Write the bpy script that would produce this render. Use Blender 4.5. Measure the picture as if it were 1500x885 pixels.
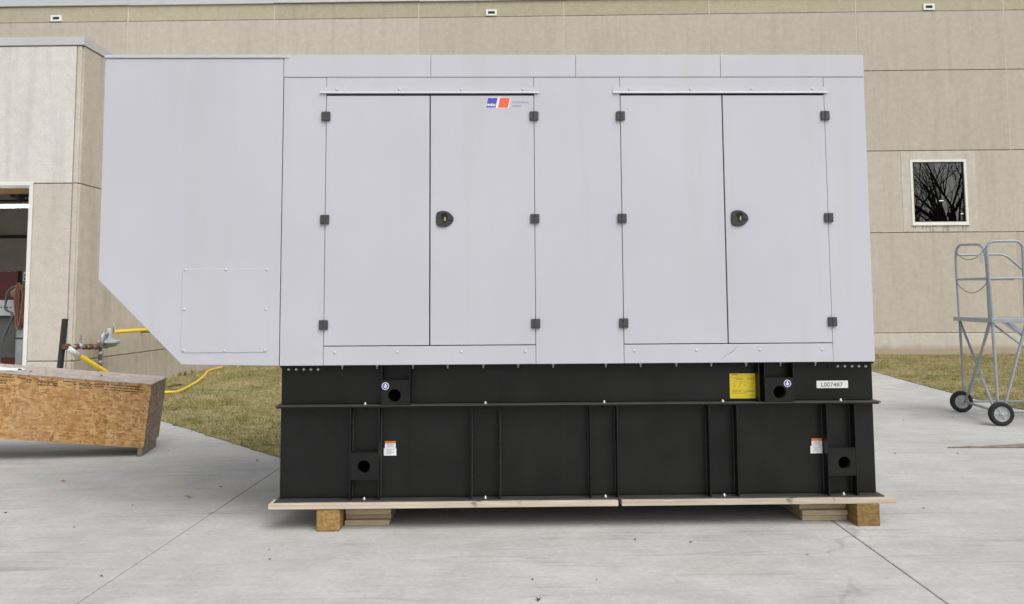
import bpy, bmesh, math, random
import numpy as np
from mathutils import Vector, Matrix
from math import sin, cos, pi, radians, degrees, atan2

for o in list(bpy.data.objects):
    bpy.data.objects.remove(o, do_unlink=True)
SC = bpy.context.scene
COL = SC.collection

# ------------------------------------------------------------------ camera
PITCH, ROLL, YAW, F, PX, PY = .0755370, -.00576493, .0184414, 1167.0, 750.0, 354.06
EYE = Vector((0.0, -5.95, 1.65))
_f = Vector((sin(YAW) * cos(PITCH), cos(YAW) * cos(PITCH), sin(PITCH)))
_r = Vector((cos(YAW), -sin(YAW), 0))
_u = _r.cross(_f)
RT = cos(ROLL) * _r + sin(ROLL) * _u
UP = -sin(ROLL) * _r + cos(ROLL) * _u
cam = bpy.data.cameras.new('camera')
cam.sensor_width = 36.0
cam.lens = F / 1500 * 36
cam.shift_y = -(442.5 - PY) / 1500
cam.clip_start = .05
cam.clip_end = 800
camo = bpy.data.objects.new('camera', cam)
COL.objects.link(camo)
camo.matrix_world = Matrix(((RT.x, UP.x, -_f.x, EYE.x), (RT.y, UP.y, -_f.y, EYE.y), (RT.z, UP.z, -_f.z, EYE.z), (0, 0, 0, 1)))
SC.camera = camo

# ------------------------------------------------------------------ sky, sun, exposure (overcast)
SUN_EL, SUN_AZ = radians(52), radians(150)      # azimuth clockwise from +y: behind the camera, a little to the right
world = bpy.data.worlds.new('World')
SC.world = world
world.use_nodes = True
wn, wl = world.node_tree.nodes, world.node_tree.links
wn.clear()
sky = wn.new('ShaderNodeTexSky')
sky.sky_type = 'NISHITA'
sky.sun_disc = False
sky.sun_elevation = SUN_EL
sky.sun_rotation = SUN_AZ
sky.air_density = 1.0
sky.dust_density = 4.0
hs = wn.new('ShaderNodeHueSaturation')
hs.inputs['Saturation'].default_value = .22
bg = wn.new('ShaderNodeBackground')
bg.inputs['Strength'].default_value = .15
wo = wn.new('ShaderNodeOutputWorld')
wl.new(sky.outputs[0], hs.inputs['Color'])
wl.new(hs.outputs[0], bg.inputs['Color'])
wl.new(bg.outputs[0], wo.inputs['Surface'])
sun = bpy.data.lights.new('sun', 'SUN')
sun.energy = 1.1
sun.angle = radians(50)
sun.color = (1, .985, .95)
suno = bpy.data.objects.new('sun', sun)
COL.objects.link(suno)
sd = Vector((sin(SUN_AZ) * cos(SUN_EL), cos(SUN_AZ) * cos(SUN_EL), sin(SUN_EL)))
suno.rotation_euler = sd.to_track_quat('Z', 'Y').to_euler()
suno.location = (-6, -20, 25)
vs = SC.view_settings
vs.view_transform = 'Standard'
vs.look = 'None'
vs.gamma = 1
vs.use_curve_mapping = False
vs.exposure = 0.15

# ------------------------------------------------------------------ pixel helpers (photograph 1500 x 885)
def ray(x, y):
    return _f + RT * ((x - PX) / F) - UP * ((y - PY) / F)
def on_plane(x, y, p0, n):
    d = ray(x, y); n = Vector(n)
    return EYE + d * ((Vector(p0) - EYE).dot(n) / d.dot(n))
def on_ground(x, y, z=0): return on_plane(x, y, (0, 0, z), (0, 0, 1))
def on_front(x, y, Y=0.0): return on_plane(x, y, (0, Y, 0), (0, 1, 0))
BYAW = -.0385738
BX = Vector((cos(BYAW), sin(BYAW), 0)); BD = Vector((-sin(BYAW), cos(BYAW), 0))
def uvz(u, v, z=0.0): return BX * u + BD * v + Vector((0, 0, z))
def on_side(x, y, u):            # a plane along the wing's side wall: (u, v, z)
    P = on_plane(x, y, BX * u, BX); return (P.dot(BX), P.dot(BD), P.z)
def on_wall(x, y, v):
    P = on_plane(x, y, BD * v, BD); return (P.dot(BX), P.dot(BD), P.z)

# ------------------------------------------------------------------ materials
MATS = {}
class NT:
    def __init__(s, name):
        s.m = bpy.data.materials.new(name); s.m.use_nodes = True
        s.t = s.m.node_tree; s.n = s.t.nodes; s.l = s.t.links
        s.b = s.n['Principled BSDF']; MATS[name] = s.m
        s.tc = s.n.new('ShaderNodeTexCoord')
    def new(s, typ, **kw):
        q = s.n.new(typ)
        for k, v in kw.items():
            if hasattr(q, k) and k not in q.inputs: setattr(q, k, v)
            else: q.inputs[k].default_value = v
        return q
    def link(s, a, b): s.l.new(a, b)
    def coords(s, scale=(1, 1, 1), rot=(0, 0, 0), src='Object'):
        mp = s.new('ShaderNodeMapping'); mp.inputs['Scale'].default_value = scale; mp.inputs['Rotation'].default_value = rot
        s.link(s.tc.outputs[src], mp.inputs['Vector']); return mp.outputs[0]
    def noise(s, scale, detail=4, rough=.55, vec=None, dist=0):
        q = s.new('ShaderNodeTexNoise'); q.inputs['Scale'].default_value = scale; q.inputs['Detail'].default_value = detail
        q.inputs['Roughness'].default_value = rough; q.inputs['Distortion'].default_value = dist
        s.link(vec if vec is not None else s.tc.outputs['Object'], q.inputs['Vector']); return q.outputs['Fac']
    def ramp(s, fac, stops, interp='LINEAR'):
        q = s.new('ShaderNodeValToRGB'); q.color_ramp.interpolation = interp
        while len(q.color_ramp.elements) < len(stops): q.color_ramp.elements.new(.5)
        for e, (p, c) in zip(q.color_ramp.elements, stops):
            e.position = p
            e.color = (c, c, c, 1) if not hasattr(c, '__len__') else (*c, 1)
        s.link(fac, q.inputs['Fac']); return q.outputs['Color']
    def mix(s, fac, a, b, mode='MIX'):
        q = s.new('ShaderNodeMix'); q.data_type = 'RGBA'; q.blend_type = mode
        for i, v in ((0, fac), (6, a), (7, b)):
            if hasattr(v, 'is_linked') or hasattr(v, 'node'): s.link(v, q.inputs[i])
            else: q.inputs[i].default_value = v if i == 0 else ((*v, 1) if hasattr(v, '__len__') else (v, v, v, 1))
        return q.outputs[2]
    def math(s, op, a, b=0.0):
        q = s.new('ShaderNodeMath'); q.operation = op
        for i, v in ((0, a), (1, b)):
            if hasattr(v, 'node'): s.link(v, q.inputs[i])
            else: q.inputs[i].default_value = v
        return q.outputs[0]
    def color(s, v):
        if hasattr(v, 'node'): s.link(v, s.b.inputs['Base Color'])
        else: s.b.inputs['Base Color'].default_value = (*v, 1)
    def set(s, **kw):
        for k, v in kw.items():
            k = {'rough': 'Roughness', 'metal': 'Metallic', 'spec': 'Specular IOR Level', 'coat': 'Coat Weight'}[k]
            if hasattr(v, 'node'): s.link(v, s.b.inputs[k])
            else: s.b.inputs[k].default_value = v
    def bump(s, h, strength=.3, dist=.01):
        q = s.new('ShaderNodeBump'); q.inputs['Strength'].default_value = strength; q.inputs['Distance'].default_value = dist
        s.link(h, q.inputs['Height']); s.link(q.outputs[0], s.b.inputs['Normal'])

def plain(name, col, rough=.5, metal=0, var=.08, scale=6, bump=0, bscale=60, spec=.5, coat=0):
    t = NT(name)
    n = t.noise(scale, 5)
    t.color(t.mix(1.0, col, t.ramp(n, [(.3, 1 - var), (.7, 1 + var * .6)]), 'MULTIPLY'))
    t.set(rough=rough, metal=metal, spec=spec, coat=coat)
    if bump: t.bump(t.noise(bscale, 3), bump, .004)
    return t.m

def make_materials():
    # painted sheet steel of the enclosure: faint dust, water streaks, orange peel
    t = NT('enclosure_paint')
    n1 = t.noise(.9, 4); n2 = t.noise(1.0, 3, vec=t.coords((5, 5, .35)))
    n3 = t.noise(1.0, 2, vec=t.coords((2.2, 2.2, 2.2)))
    c = t.mix(1.0, (.507, .511, .558), t.ramp(n1, [(.3, .96), (.7, 1.03)]), 'MULTIPLY')
    c = t.mix(t.ramp(n2, [(.48, 0), (.72, .32)]), c, (.47, .47, .455))
    c = t.mix(t.ramp(n3, [(.70, 0), (.80, .12)]), c, (.33, .33, .34))
    t.color(c); t.set(rough=t.ramp(n1, [(.3, .28), (.7, .44)]), spec=.5)
    t.bump(t.noise(1.7, 2), .10, .02)
    plain('rail_aluminium', (.60, .61, .63), .42, .25, .05, 3)
    t = NT('black_paint')
    n1 = t.noise(3, 5); n2 = t.noise(45, 3); n3 = t.noise(1.2, 4, vec=t.coords((9, 9, .8)))
    c = t.mix(t.ramp(n1, [(.35, 0), (.75, 1)]), (.0055, .0055, .0055), (.0095, .0095, .0093))
    c = t.mix(t.ramp(n3, [(.55, 0), (.8, .2)]), c, (.026, .025, .023))
    c = t.mix(t.ramp(n2, [(.68, 0), (.74, .3)]), c, (.04, .038, .034))
    t.color(c); t.set(rough=t.ramp(n1, [(.3, .30), (.7, .52)]), spec=.32); t.bump(n2, .06, .003)
    plain('dusty_black', (.040, .039, .037), .6, 0, .25, 5)
    plain('gap_rubber', (.008, .008, .009), .8, 0, .1)
    plain('hinge_plastic', (.055, .057, .06), .5, 0, .1, 30, .1, 200)
    plain('latch_plastic', (.032, .034, .034), .35, 0, .1, 30)
    plain('yellow_key', (.62, .55, .10), .4, 0, .1, 30)
    plain('zinc', (.62, .62, .60), .35, .85, .15, 30)
    plain('screw_paint', (.56, .56, .60), .4, .1, .05, 30)
    plain('sticker_white', (.78, .78, .77), .4, 0, .04, 20)
    plain('sticker_yellow', (.70, .55, .025), .4, 0, .08, 8)
    plain('sticker_orange', (.62, .16, .02), .4, 0, .05)
    plain('sticker_blue', (.045, .085, .30), .4, 0, .05)
    plain('logo_blue', (.070, .072, .44), .4, 0, .03)
    plain('logo_red', (.74, .125, .055), .4, 0, .03)
    plain('print_grey', (.16, .16, .16), .6, 0, .1)
    plain('print_ink', (.055, .04, .03), .7, 0, .4, 60)
    plain('print_lilac', (.30, .32, .52), .6, 0, .1)
    plain('print_olive', (.36, .27, .02), .6, 0, .1)
    plain('print_white', (.80, .80, .80), .5, 0, .02)
    # sawn softwood, grain along local x
    for name, a, b, ax in (('board_wood', (.60, .525, .43), (.40, .32, .245), 'x'), ('stack_wood', (.58, .475, .33), (.35, .26, .16), 'x'), ('stack_end_wood', (.50, .37, .245), (.27, .19, .12), 'y'), ('block_wood', (.36, .24, .095), (.17, .095, .03), 'y'), ('grey_wood', (.27, .23, .19), (.14, .115, .09), 'x')):
        t = NT(name)
        sc = (1.2, 14, 22) if ax == 'x' else (14, 1.2, 22)
        g = t.noise(2.2, 6, .6, t.coords(sc)); k = t.noise(6, 3, vec=t.coords((1, 1, 1)))
        c = t.mix(t.ramp(g, [(.35, 0), (.72, 1)]), a, b)
        c = t.mix(t.ramp(k, [(.66, 0), (.74, .75)]), c, tuple(v * .35 for v in b))
        oi = t.new('ShaderNodeObjectInfo'); c = t.mix(1.0, c, t.ramp(oi.outputs['Random'], [(0, .78), (1, 1.1)]), 'MULTIPLY')
        t.color(c); t.set(rough=.8, spec=.25); t.bump(g, .25, .004)
    # oriented strand board: crossed flakes, weathered at the bottom
    for name, sat in (('osb_front', 1), ('osb_weathered', 0), ('osb_lid', 2)):
        t = NT(name)
        warp = t.new('ShaderNodeMix'); warp.data_type = 'VECTOR'; warp.inputs[0].default_value = .05
        nz = t.new('ShaderNodeTexNoise'); nz.inputs['Scale'].default_value = 7; nz.inputs['Detail'].default_value = 3
        t.link(t.tc.outputs['Object'], nz.inputs['Vector']); t.link(t.tc.outputs['Object'], warp.inputs[4]); t.link(nz.outputs['Color'], warp.inputs[5])
        cols = []
        for sc, rt in (((15, 40, 50), (0, .45, 0)), ((38, 44, 19), (0, -.8, .2)), ((20, 30, 56), (0, .05, .9))):
            mp = t.new('ShaderNodeMapping'); mp.inputs['Scale'].default_value = sc; mp.inputs['Rotation'].default_value = rt
            t.link(warp.outputs[1], mp.inputs['Vector'])
            v = t.new('ShaderNodeTexVoronoi'); v.inputs['Scale'].default_value = 1.0; t.link(mp.outputs[0], v.inputs['Vector'])
            sp = t.new('ShaderNodeSeparateColor'); t.link(v.outputs['Color'], sp.inputs[0]); cols.append((sp, v))
        if sat == 2: pal = [(0, (.33, .275, .235)), (.35, (.42, .36, .315)), (.7, (.49, .43, .385)), (1, (.55, .49, .44))]
        elif sat: pal = [(0, (.29, .135, .04)), (.3, (.44, .235, .078)), (.7, (.53, .31, .12)), (1, (.62, .42, .21))]
        else: pal = [(0, (.14, .095, .065)), (.35, (.23, .165, .12)), (.7, (.31, .235, .18)), (1, (.42, .33, .27))]
        c1 = t.ramp(cols[0][0].outputs[0], pal); c2 = t.ramp(cols[1][0].outputs[1], pal); c3 = t.ramp(cols[2][0].outputs[0], pal)
        c = t.mix(t.ramp(cols[1][0].outputs[0], [(.45, 0), (.55, 1)]), c1, c2)
        c = t.mix(t.ramp(cols[2][0].outputs[1], [(.6, 0), (.7, 1)]), c, c3)
        fi = t.noise(40, 5, .65, t.coords((1, 1, 3)))
        c = t.mix(1.0, c, t.ramp(fi, [(.3, .72), (.7, 1.2)]), 'MULTIPLY')
        big = t.noise(2.2, 4)
        c = t.mix(t.ramp(big, [(.42, 0), (.7, .4)]), c, ((.25, .22, .20), (.45, .30, .18), (.52, .48, .44))[sat])
        if sat == 1: c = t.mix(t.ramp(t.noise(1.1, 5, .65), [(.5, 0), (.68, .55)]), c, (.30, .165, .075))
        t.color(c); t.set(rough=.75, spec=.3); t.bump(cols[0][0].outputs[2], .25, .003)
    # broomed concrete pavement: mottling, brush streaks, scuffs, specks, hairline cracks
    t = NT('concrete_paving')
    P = t.new('ShaderNodeNewGeometry').outputs['Position']
    def geo(scale, rz=0):
        mp = t.new('ShaderNodeMapping'); mp.inputs['Scale'].default_value = scale; mp.inputs['Rotation'].default_value = (0, 0, rz); t.link(P, mp.inputs['Vector']); return mp.outputs[0]
    n1 = t.noise(.55, 6, .6, P); n2 = t.noise(1, 5, .6, geo((.9, 2.1, 1), .25), .8); n3 = t.noise(1, 4, .6, geo((1.1, 7, 1), -.9), .8)
    n4 = t.noise(26, 4, .6, P); n5 = t.noise(150, 2, .5, P); n6 = t.noise(1, 3, .5, geo((.5, 9, 1), .75), 1.2)
    c = t.mix(t.ramp(n1, [(.3, 0), (.72, 1)]), (.435, .432, .418), (.53, .525, .507))
    c = t.mix(t.ramp(n2, [(.46, 0), (.78, .55)]), c, (.345, .343, .335))
    c = t.mix(t.ramp(n3, [(.54, 0), (.75, .6)]), c, (.545, .54, .52))
    c = t.mix(t.ramp(n6, [(.64, 0), (.74, .45)]), c, (.24, .24, .235))
    wm = t.noise(.9, 3, .5, geo((1, 1, 1), .4)); c = t.mix(t.ramp(wm, [(.6, 0), (.8, .35)]), c, (.47, .42, .36))
    n7 = t.noise(2.6, 6, .68, P); c = t.mix(1.0, c, t.ramp(n7, [(.3, .89), (.7, 1.07)]), 'MULTIPLY')
    n8 = t.noise(1, 4, .6, geo((.7, 12, 1), 1.15), 1.0); c = t.mix(t.math('MULTIPLY', t.ramp(n8, [(.58, 0), (.70, .55)]), t.ramp(t.noise(.8, 3, .5, P), [(.42, 0), (.6, 1)])), c, (.24, .24, .235))
    n9 = t.noise(1, 5, .65, geo((1.6, 5, 1), -.35), 1.5); c = t.mix(t.ramp(n9, [(.56, 0), (.76, .40)]), c, (.31, .30, .285))
    c = t.mix(1.0, c, t.ramp(n4, [(.3, .91), (.7, 1.07)]), 'MULTIPLY')
    c = t.mix(1.0, c, t.ramp(n5, [(.3, .95), (.7, 1.04)]), 'MULTIPLY')
    vo = t.new('ShaderNodeTexVoronoi'); vo.feature = 'DISTANCE_TO_EDGE'; vo.inputs['Scale'].default_value = .33
    wv = t.new('ShaderNodeMix'); wv.data_type = 'VECTOR'; wv.inputs[0].default_value = .25; nq = t.new('ShaderNodeTexNoise'); nq.inputs['Scale'].default_value = 2.2; nq.inputs['Detail'].default_value = 6
    t.link(P, nq.inputs['Vector']); t.link(P, wv.inputs[4]); t.link(nq.outputs['Color'], wv.inputs[5]); t.link(wv.outputs[1], vo.inputs['Vector'])
    crack = t.math('MULTIPLY', t.ramp(vo.outputs['Distance'], [(0, 1), (.0022, 0)]), t.ramp(t.noise(.7, 2, .5, P), [(.56, 0), (.64, .45)]))
    c = t.mix(crack, c, (.2, .2, .195))
    sp = t.new('ShaderNodeTexVoronoi'); sp.inputs['Scale'].default_value = 7; t.link(P, sp.inputs['Vector'])
    spk = t.math('MULTIPLY', t.ramp(sp.outputs['Distance'], [(.05, 1), (.085, 0)]), t.ramp(t.noise(1.6, 2, .5, P), [(.55, 0), (.62, .6)]))
    c = t.mix(spk, c, (.22, .19, .15))
    t.color(c); t.set(rough=.85, spec=.25)
    t.bump(t.math('ADD', n4, t.math('MULTIPLY', n5, .5)), .25, .004)
    # precast wall panels, exposed sand finish; each panel a shade of its own
    for name, col, st in (('panel_sand', (.512, .462, .398), .42), ('panel_band', (.445, .405, .300), .3), ('panel_side', (.520, .468, .395), .6), ('panel_smooth', (.68, .655, .61), .6), ('panel_pier', (.545, .503, .44), .45), ('panel_plinth', (.58, .54, .47), .5), ('surround', (.585, .545, .475), .55)):
        t = NT(name)
        n1 = t.noise(.8, 5, .6); n2 = t.noise(30, 4, .7); n3 = t.noise(1, 5, .6, t.coords((3.5, 3.5, .28)), .3); n4 = t.noise(1, 5, .65, t.coords((2, 2, 1.2)), .8)
        n5 = t.noise(6, 4, .6)
        oi = t.new('ShaderNodeObjectInfo')
        c = t.mix(1.0, col, t.ramp(oi.outputs['Random'], [(0, .94), (1, 1.04)]), 'MULTIPLY')
        c = t.mix(1.0, c, t.ramp(n2, [(.28, .86), (.72, 1.12)]), 'MULTIPLY')
        c = t.mix(1.0, c, t.ramp(n5, [(.3, .92), (.7, 1.06)]), 'MULTIPLY')
        c = t.mix(t.ramp(n3, [(.48, 0), (.78, st)]), c, tuple(v * .64 for v in col))
        c = t.mix(t.ramp(n4, [(.52, 0), (.78, st * .8)]), c, tuple(min(.66, v * 1.22) for v in col))
        c = t.mix(t.ramp(n1, [(.55, 0), (.8, .3)]), c, (col[0] * .93, col[1] * .9, col[2] * .82))
        if name == 'panel_plinth':            # soil splashed up from the lawn
            sx = t.new('ShaderNodeSeparateXYZ'); t.link(t.tc.outputs['Object'], sx.inputs[0])
            hz = t.math('ADD', sx.outputs[2], t.math('MULTIPLY', t.noise(3, 4, .6), -.34))
            c = t.mix(t.ramp(hz, [(.0, .75), (.16, 0)]), c, (.36, .28, .19))
        t.color(c); t.set(rough=.9, spec=.2); t.bump(n2, .22, .004)
    plain('joint_caulk', (.60, .57, .50), .8, 0, .1)
    plain('joint_tan', (.30, .265, .21), .9, 0, .15)
    plain('joint_dark', (.17, .148, .12), .9, 0, .2)
    plain('coping_metal', (.56, .56, .555), .45, .2, .06, 2)
    plain('stain_dark', (.30, .265, .21), .9, 0, .2)
    plain('frame_white', (.76, .75, .71), .45, 0, .06, 5)
    plain('vent_white', (.80, .80, .78), .5, 0, .05)
    plain('interior_wall', (.56, .53, .46), .8, 0, .12, 2)
    plain('interior_dark', (.10, .10, .10), .8, 0, .2, 2)
    plain('beam_brown', (.42, .27, .12), .7, 0, .2, 4)
    plain('steel_dark', (.05, .05, .05), .6, .3, .2, 4)
    plain('cabinet_red', (.085, .014, .012), .4, 0, .15, 6)
    plain('rack_grey', (.48, .49, .50), .45, .1, .1, 6)
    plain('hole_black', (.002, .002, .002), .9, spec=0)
    plain('cable_brown', (.25, .12, .075), .6, 0, .3, 30)
    plain('cable_grey', (.11, .12, .12), .5, 0, .2, 20)
    plain('cylinder_grey', (.33, .34, .34), .4, .1, .15, 6)
    plain('wrap_tan', (.30, .24, .15), .8, 0, .3, 20)
    plain('hose_yellow', (.72, .52, .03), .45, 0, .1, 10)
    plain('hose_collar', (.60, .60, .57), .5, 0, .1, 10)
    plain('pipe_rust', (.13, .055, .03), .8, .1, .4, 30, .4, 80)
    plain('pipe_galvanised', (.36, .37, .36), .5, .5, .25, 20)
    plain('regulator_grey', (.37, .40, .42), .45, .15, .12, 10)
    plain('strut_black', (.020, .020, .022), .6, 0, .2, 10)
    plain('ladder_grey', (.33, .36, .38), .42, .15, .12, 9)
    plain('tyre', (.018, .018, .018), .85, 0, .2, 20, .3, 150)
    plain('rim_grey', (.36, .37, .38), .45, .1, .15, 20)
    plain('tag_white', (.85, .85, .82), .6, 0, .03)
    plain('chain_steel', (.30, .29, .27), .4, .7, .2, 40)
    plain('paper', (.80, .79, .77), .8, 0, .05)
    plain('stone', (.16, .14, .12), .85, 0, .3, 30)
    plain('leaf_orange', (.50, .21, .08), .7, 0, .2, 40)
    plain('leaf_tan', (.42, .33, .17), .7, 0, .2, 40)
    plain('leaf_brown', (.10, .08, .06), .8, 0, .2, 40)
    plain('bark', (.055, .048, .04), .9, 0, .3, 6)
    plain('soil', (.24, .205, .16), .95, 0, .35, 14, .6, 40)
    # lamp tube
    t = NT('lamp_tube'); t.color((.8, .8, .78)); t.b.inputs['Emission Color'].default_value = (1, .98, .93, 1); t.b.inputs['Emission Strength'].default_value = 22
    t = NT('room_lamp_glow'); t.color((.8, .8, .78)); t.b.inputs['Emission Color'].default_value = (1, .97, .9, 1); t.b.inputs['Emission Strength'].default_value = 1.6
    # window pane: clear glass, mirror part by Fresnel
    t = NT('window_glass'); t.n.remove(t.b)
    fr = t.new('ShaderNodeFresnel'); fr.inputs['IOR'].default_value = 2.1
    tr = t.new('ShaderNodeBsdfTransparent'); tr.inputs[0].default_value = (.55, .56, .56, 1)
    gl = t.new('ShaderNodeBsdfGlossy'); gl.inputs['Roughness'].default_value = .004; gl.inputs[0].default_value = (1, 1, 1, 1)
    mx = t.new('ShaderNodeMixShader'); t.link(fr.outputs[0], mx.inputs[0]); t.link(tr.outputs[0], mx.inputs[1]); t.link(gl.outputs[0], mx.inputs[2])
    t.link(mx.outputs[0], t.n['Material Output'].inputs[0])
    # lawn: dormant winter grass, patches of green and straw
    for name, k in (('lawn_soil', .75), ('grass_blades', 1.0)):
        t = NT(name)
        P = t.new('ShaderNodeNewGeometry').outputs['Position']
        n1 = t.noise(.8, 5, .65, P); n2 = t.noise(4, 5, .65, P); n3 = t.noise(38, 3, .65, P)
        c = t.mix(t.ramp(n1, [(.36, 0), (.62, 1)]), tuple(k * v for v in (.165, .18, .052)), tuple(k * v for v in (.355, .295, .15)))
        c = t.mix(t.ramp(n2, [(.42, 0), (.7, .8)]), c, tuple(k * v for v in (.45, .375, .21)))
        c = t.mix(t.ramp(n2, [(.28, .7), (.42, 0)]), c, tuple(k * v for v in (.11, .105, .04)))
        c = t.mix(1.0, c, t.ramp(n3, [(.3, .5), (.7, 1.65)]), 'MULTIPLY')
        t.color(c); t.set(rough=.9, spec=.15)
    plain('far_ground', (.19, .17, .085), .95, 0, .3, .3)
make_materials()

# ------------------------------------------------------------------ mesh helpers
OFF = {}          # object -> offset of its mesh frame
class B:
    def __init__(s): s.bm = bmesh.new()
    def box(s, x0, x1, y0, y1, z0, z1, bev=0, rot=None, seg=1):
        bm = bmesh.new(); bmesh.ops.create_cube(bm, size=1)
        for v in bm.verts: v.co = Vector(((x0 + x1) / 2 + v.co.x * (x1 - x0), (y0 + y1) / 2 + v.co.y * (y1 - y0), (z0 + z1) / 2 + v.co.z * (z1 - z0)))
        if bev: bmesh.ops.bevel(bm, geom=list(bm.edges), offset=bev, segments=seg, affect='EDGES', profile=.5)
        if rot: bmesh.ops.transform(bm, matrix=rot, verts=bm.verts)
        s.merge(bm); return s
    def merge(s, bm):
        me = bpy.data.meshes.new('t'); bm.to_mesh(me); bm.free(); s.bm.from_mesh(me); bpy.data.meshes.remove(me)
    def prism(s, poly, a0, a1, axis='y', bev=0):
        """2-D polygon extruded; axis y: (x,z), axis x: (y,z), axis z: (x,y)"""
        mk = {'y': lambda p, a: (p[0], a, p[1]), 'x': lambda p, a: (a, p[0], p[1]), 'z': lambda p, a: (p[0], p[1], a)}[axis]
        bm = bmesh.new()
        f = bm.faces.new([bm.verts.new(mk(p, a0)) for p in poly])
        r = bmesh.ops.extrude_face_region(bm, geom=[f])
        d = Vector(mk((0, 0), a1)) - Vector(mk((0, 0), a0))
        bmesh.ops.translate(bm, vec=d, verts=[e for e in r['geom'] if isinstance(e, bmesh.types.BMVert)])
        if bev: bmesh.ops.bevel(bm, geom=list(bm.edges), offset=bev, segments=1, affect='EDGES')
        bmesh.ops.recalc_face_normals(bm, faces=bm.faces); s.merge(bm); return s
    def tube(s, pts, r, n=10, closed=False, cap=True):
        pts = [Vector(p) for p in pts]; rs = r if hasattr(r, '__len__') else [r] * len(pts)
        bm = s.bm; rings = []; up = None
        for i, p in enumerate(pts):
            if closed: d = (pts[(i + 1) % len(pts)] - pts[i - 1])
            else: d = (pts[min(i + 1, len(pts) - 1)] - pts[max(i - 1, 0)])
            d.normalize()
            if up is None: up = d.orthogonal().normalized()
            up = (up - d * up.dot(d)); up = up.normalized() if up.length > 1e-6 else d.orthogonal().normalized()
            w = d.cross(up)
            rings.append([bm.verts.new(p + (up * cos(2 * pi * k / n) + w * sin(2 * pi * k / n)) * rs[i]) for k in range(n)])
        m = len(rings)
        for i in range(m if closed else m - 1):
            a, b = rings[i], rings[(i + 1) % m]
            for k in range(n):
                f = bm.faces.new((a[k], a[(k + 1) % n], b[(k + 1) % n], b[k])); f.smooth = True
        if cap and not closed:
            bm.faces.new(rings[0][::-1]); bm.faces.new(rings[-1])
        return s
    def lathe(s, prof, n=20, mat=None, ring=False):
        """profile of (r, h) about z, then transformed by mat"""
        bm = bmesh.new(); rings = []
        for r, h in prof:
            rings.append([bm.verts.new((max(r, 1e-5) * cos(2 * pi * k / n), max(r, 1e-5) * sin(2 * pi * k / n), h)) for k in range(n)])
        for a, b in zip(rings, rings[1:] + (rings[:1] if ring else [])):
            for k in range(n):
                f = bm.faces.new((a[k], a[(k + 1) % n], b[(k + 1) % n], b[k])); f.smooth = True
        if not ring: bm.faces.new(rings[0][::-1]); bm.faces.new(rings[-1])
        bmesh.ops.recalc_face_normals(bm, faces=bm.faces)
        if mat is not None: bmesh.ops.transform(bm, matrix=mat, verts=bm.verts)
        s.merge(bm); return s
    def plate_hole(s, x0, x1, z0, z1, cx, cz, r, y0, y1, n=24):
        """plate facing -y with a round hole through it"""
        bm = s.bm
        def ringpt(k):
            a = 2 * pi * k / n; dx, dz = cos(a), sin(a)
            t = min([(x1 - cx) / dx if dx > 1e-9 else 1e9, (x0 - cx) / dx if dx < -1e-9 else 1e9, (z1 - cz) / dz if dz > 1e-9 else 1e9, (z0 - cz) / dz if dz < -1e-9 else 1e9])
            return cx + dx * t, cz + dz * t
        outer = [ringpt(k) for k in range(n)]
        for cxr, czr in ((x0, z0), (x1, z0), (x0, z1), (x1, z1)):
            k = min(range(n), key=lambda i: (outer[i][0] - cxr) ** 2 + (outer[i][1] - czr) ** 2); outer[k] = (cxr, czr)
        inner = [(cx + r * cos(2 * pi * k / n), cz + r * sin(2 * pi * k / n)) for k in range(n)]
        O0, O1 = ([bm.verts.new((x, y, z)) for x, z in outer] for y in (y0, y1)); O0, O1 = list(O0), list(O1)
        I0 = [bm.verts.new((x, y0, z)) for x, z in inner]; I1 = [bm.verts.new((x, y1, z)) for x, z in inner]
        for k in range(n):
            j = (k + 1) % n
            for q in ((O0[k], O0[j], I0[j], I0[k]), (O1[j], O1[k], I1[k], I1[j]), (O0[j], O0[k], O1[k], O1[j]), (I0[k], I0[j], I1[j], I1[k])): bm.faces.new(q)
        return s
    def rect_hole(s, x0, x1, z0, z1, hx0, hx1, hz0, hz1, y0, y1):
        bm = s.bm
        def q(y): return [bm.verts.new((a, y, b)) for a, b in ((x0, z0), (x1, z0), (x1, z1), (x0, z1), (hx0, hz0), (hx1, hz0), (hx1, hz1), (hx0, hz1))]
        a, b = q(y0), q(y1)
        for k in range(4):
            j = (k + 1) % 4
            bm.faces.new((a[k], a[j], a[4 + j], a[4 + k])); bm.faces.new((b[j], b[k], b[4 + k], b[4 + j]))
            bm.faces.new((a[j], a[k], b[k], b[j])); bm.faces.new((a[4 + k], a[4 + j], b[4 + j], b[4 + k]))
        return s
    def quad(s, pts):
        s.bm.faces.new([s.bm.verts.new(p) for p in pts]); return s
    def mesh(s, name, m):
        me = bpy.data.meshes.new(name); s.bm.to_mesh(me); s.bm.free(); me.materials.append(MATS[m]); return me

def tag(o, label, cat=None, group=None, kind=None):
    if label: o['label'] = label
    if cat: o['category'] = cat
    if group: o['group'] = group
    if kind: o['kind'] = kind
    return o
def thing(name, label, cat, base=(0, 0, 0), rotz=0, group=None):
    """Empty at the thing's base; its parts are modelled in the frame before rotation, base given in that frame"""
    o = bpy.data.objects.new(name, None); o.empty_display_size = .1; COL.objects.link(o)
    b = Vector(base); OFF[o] = b
    o.location = Matrix.Rotation(rotz, 3, 'Z') @ b; o.rotation_euler = (0, 0, rotz)
    return tag(o, label, cat, group)
def obj(name, b, m, parent=None, label=None):
    me = b.mesh(name, m) if isinstance(b, B) else b
    o = bpy.data.objects.new(name, me); COL.objects.link(o)
    if parent is not None:
        o.parent = parent; OFF[o] = OFF[parent]
        if isinstance(b, B) and OFF[parent].length: me.transform(Matrix.Translation(-OFF[parent]))
    else: OFF[o] = Vector((0, 0, 0))
    if label: o['label'] = label
    return o
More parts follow.
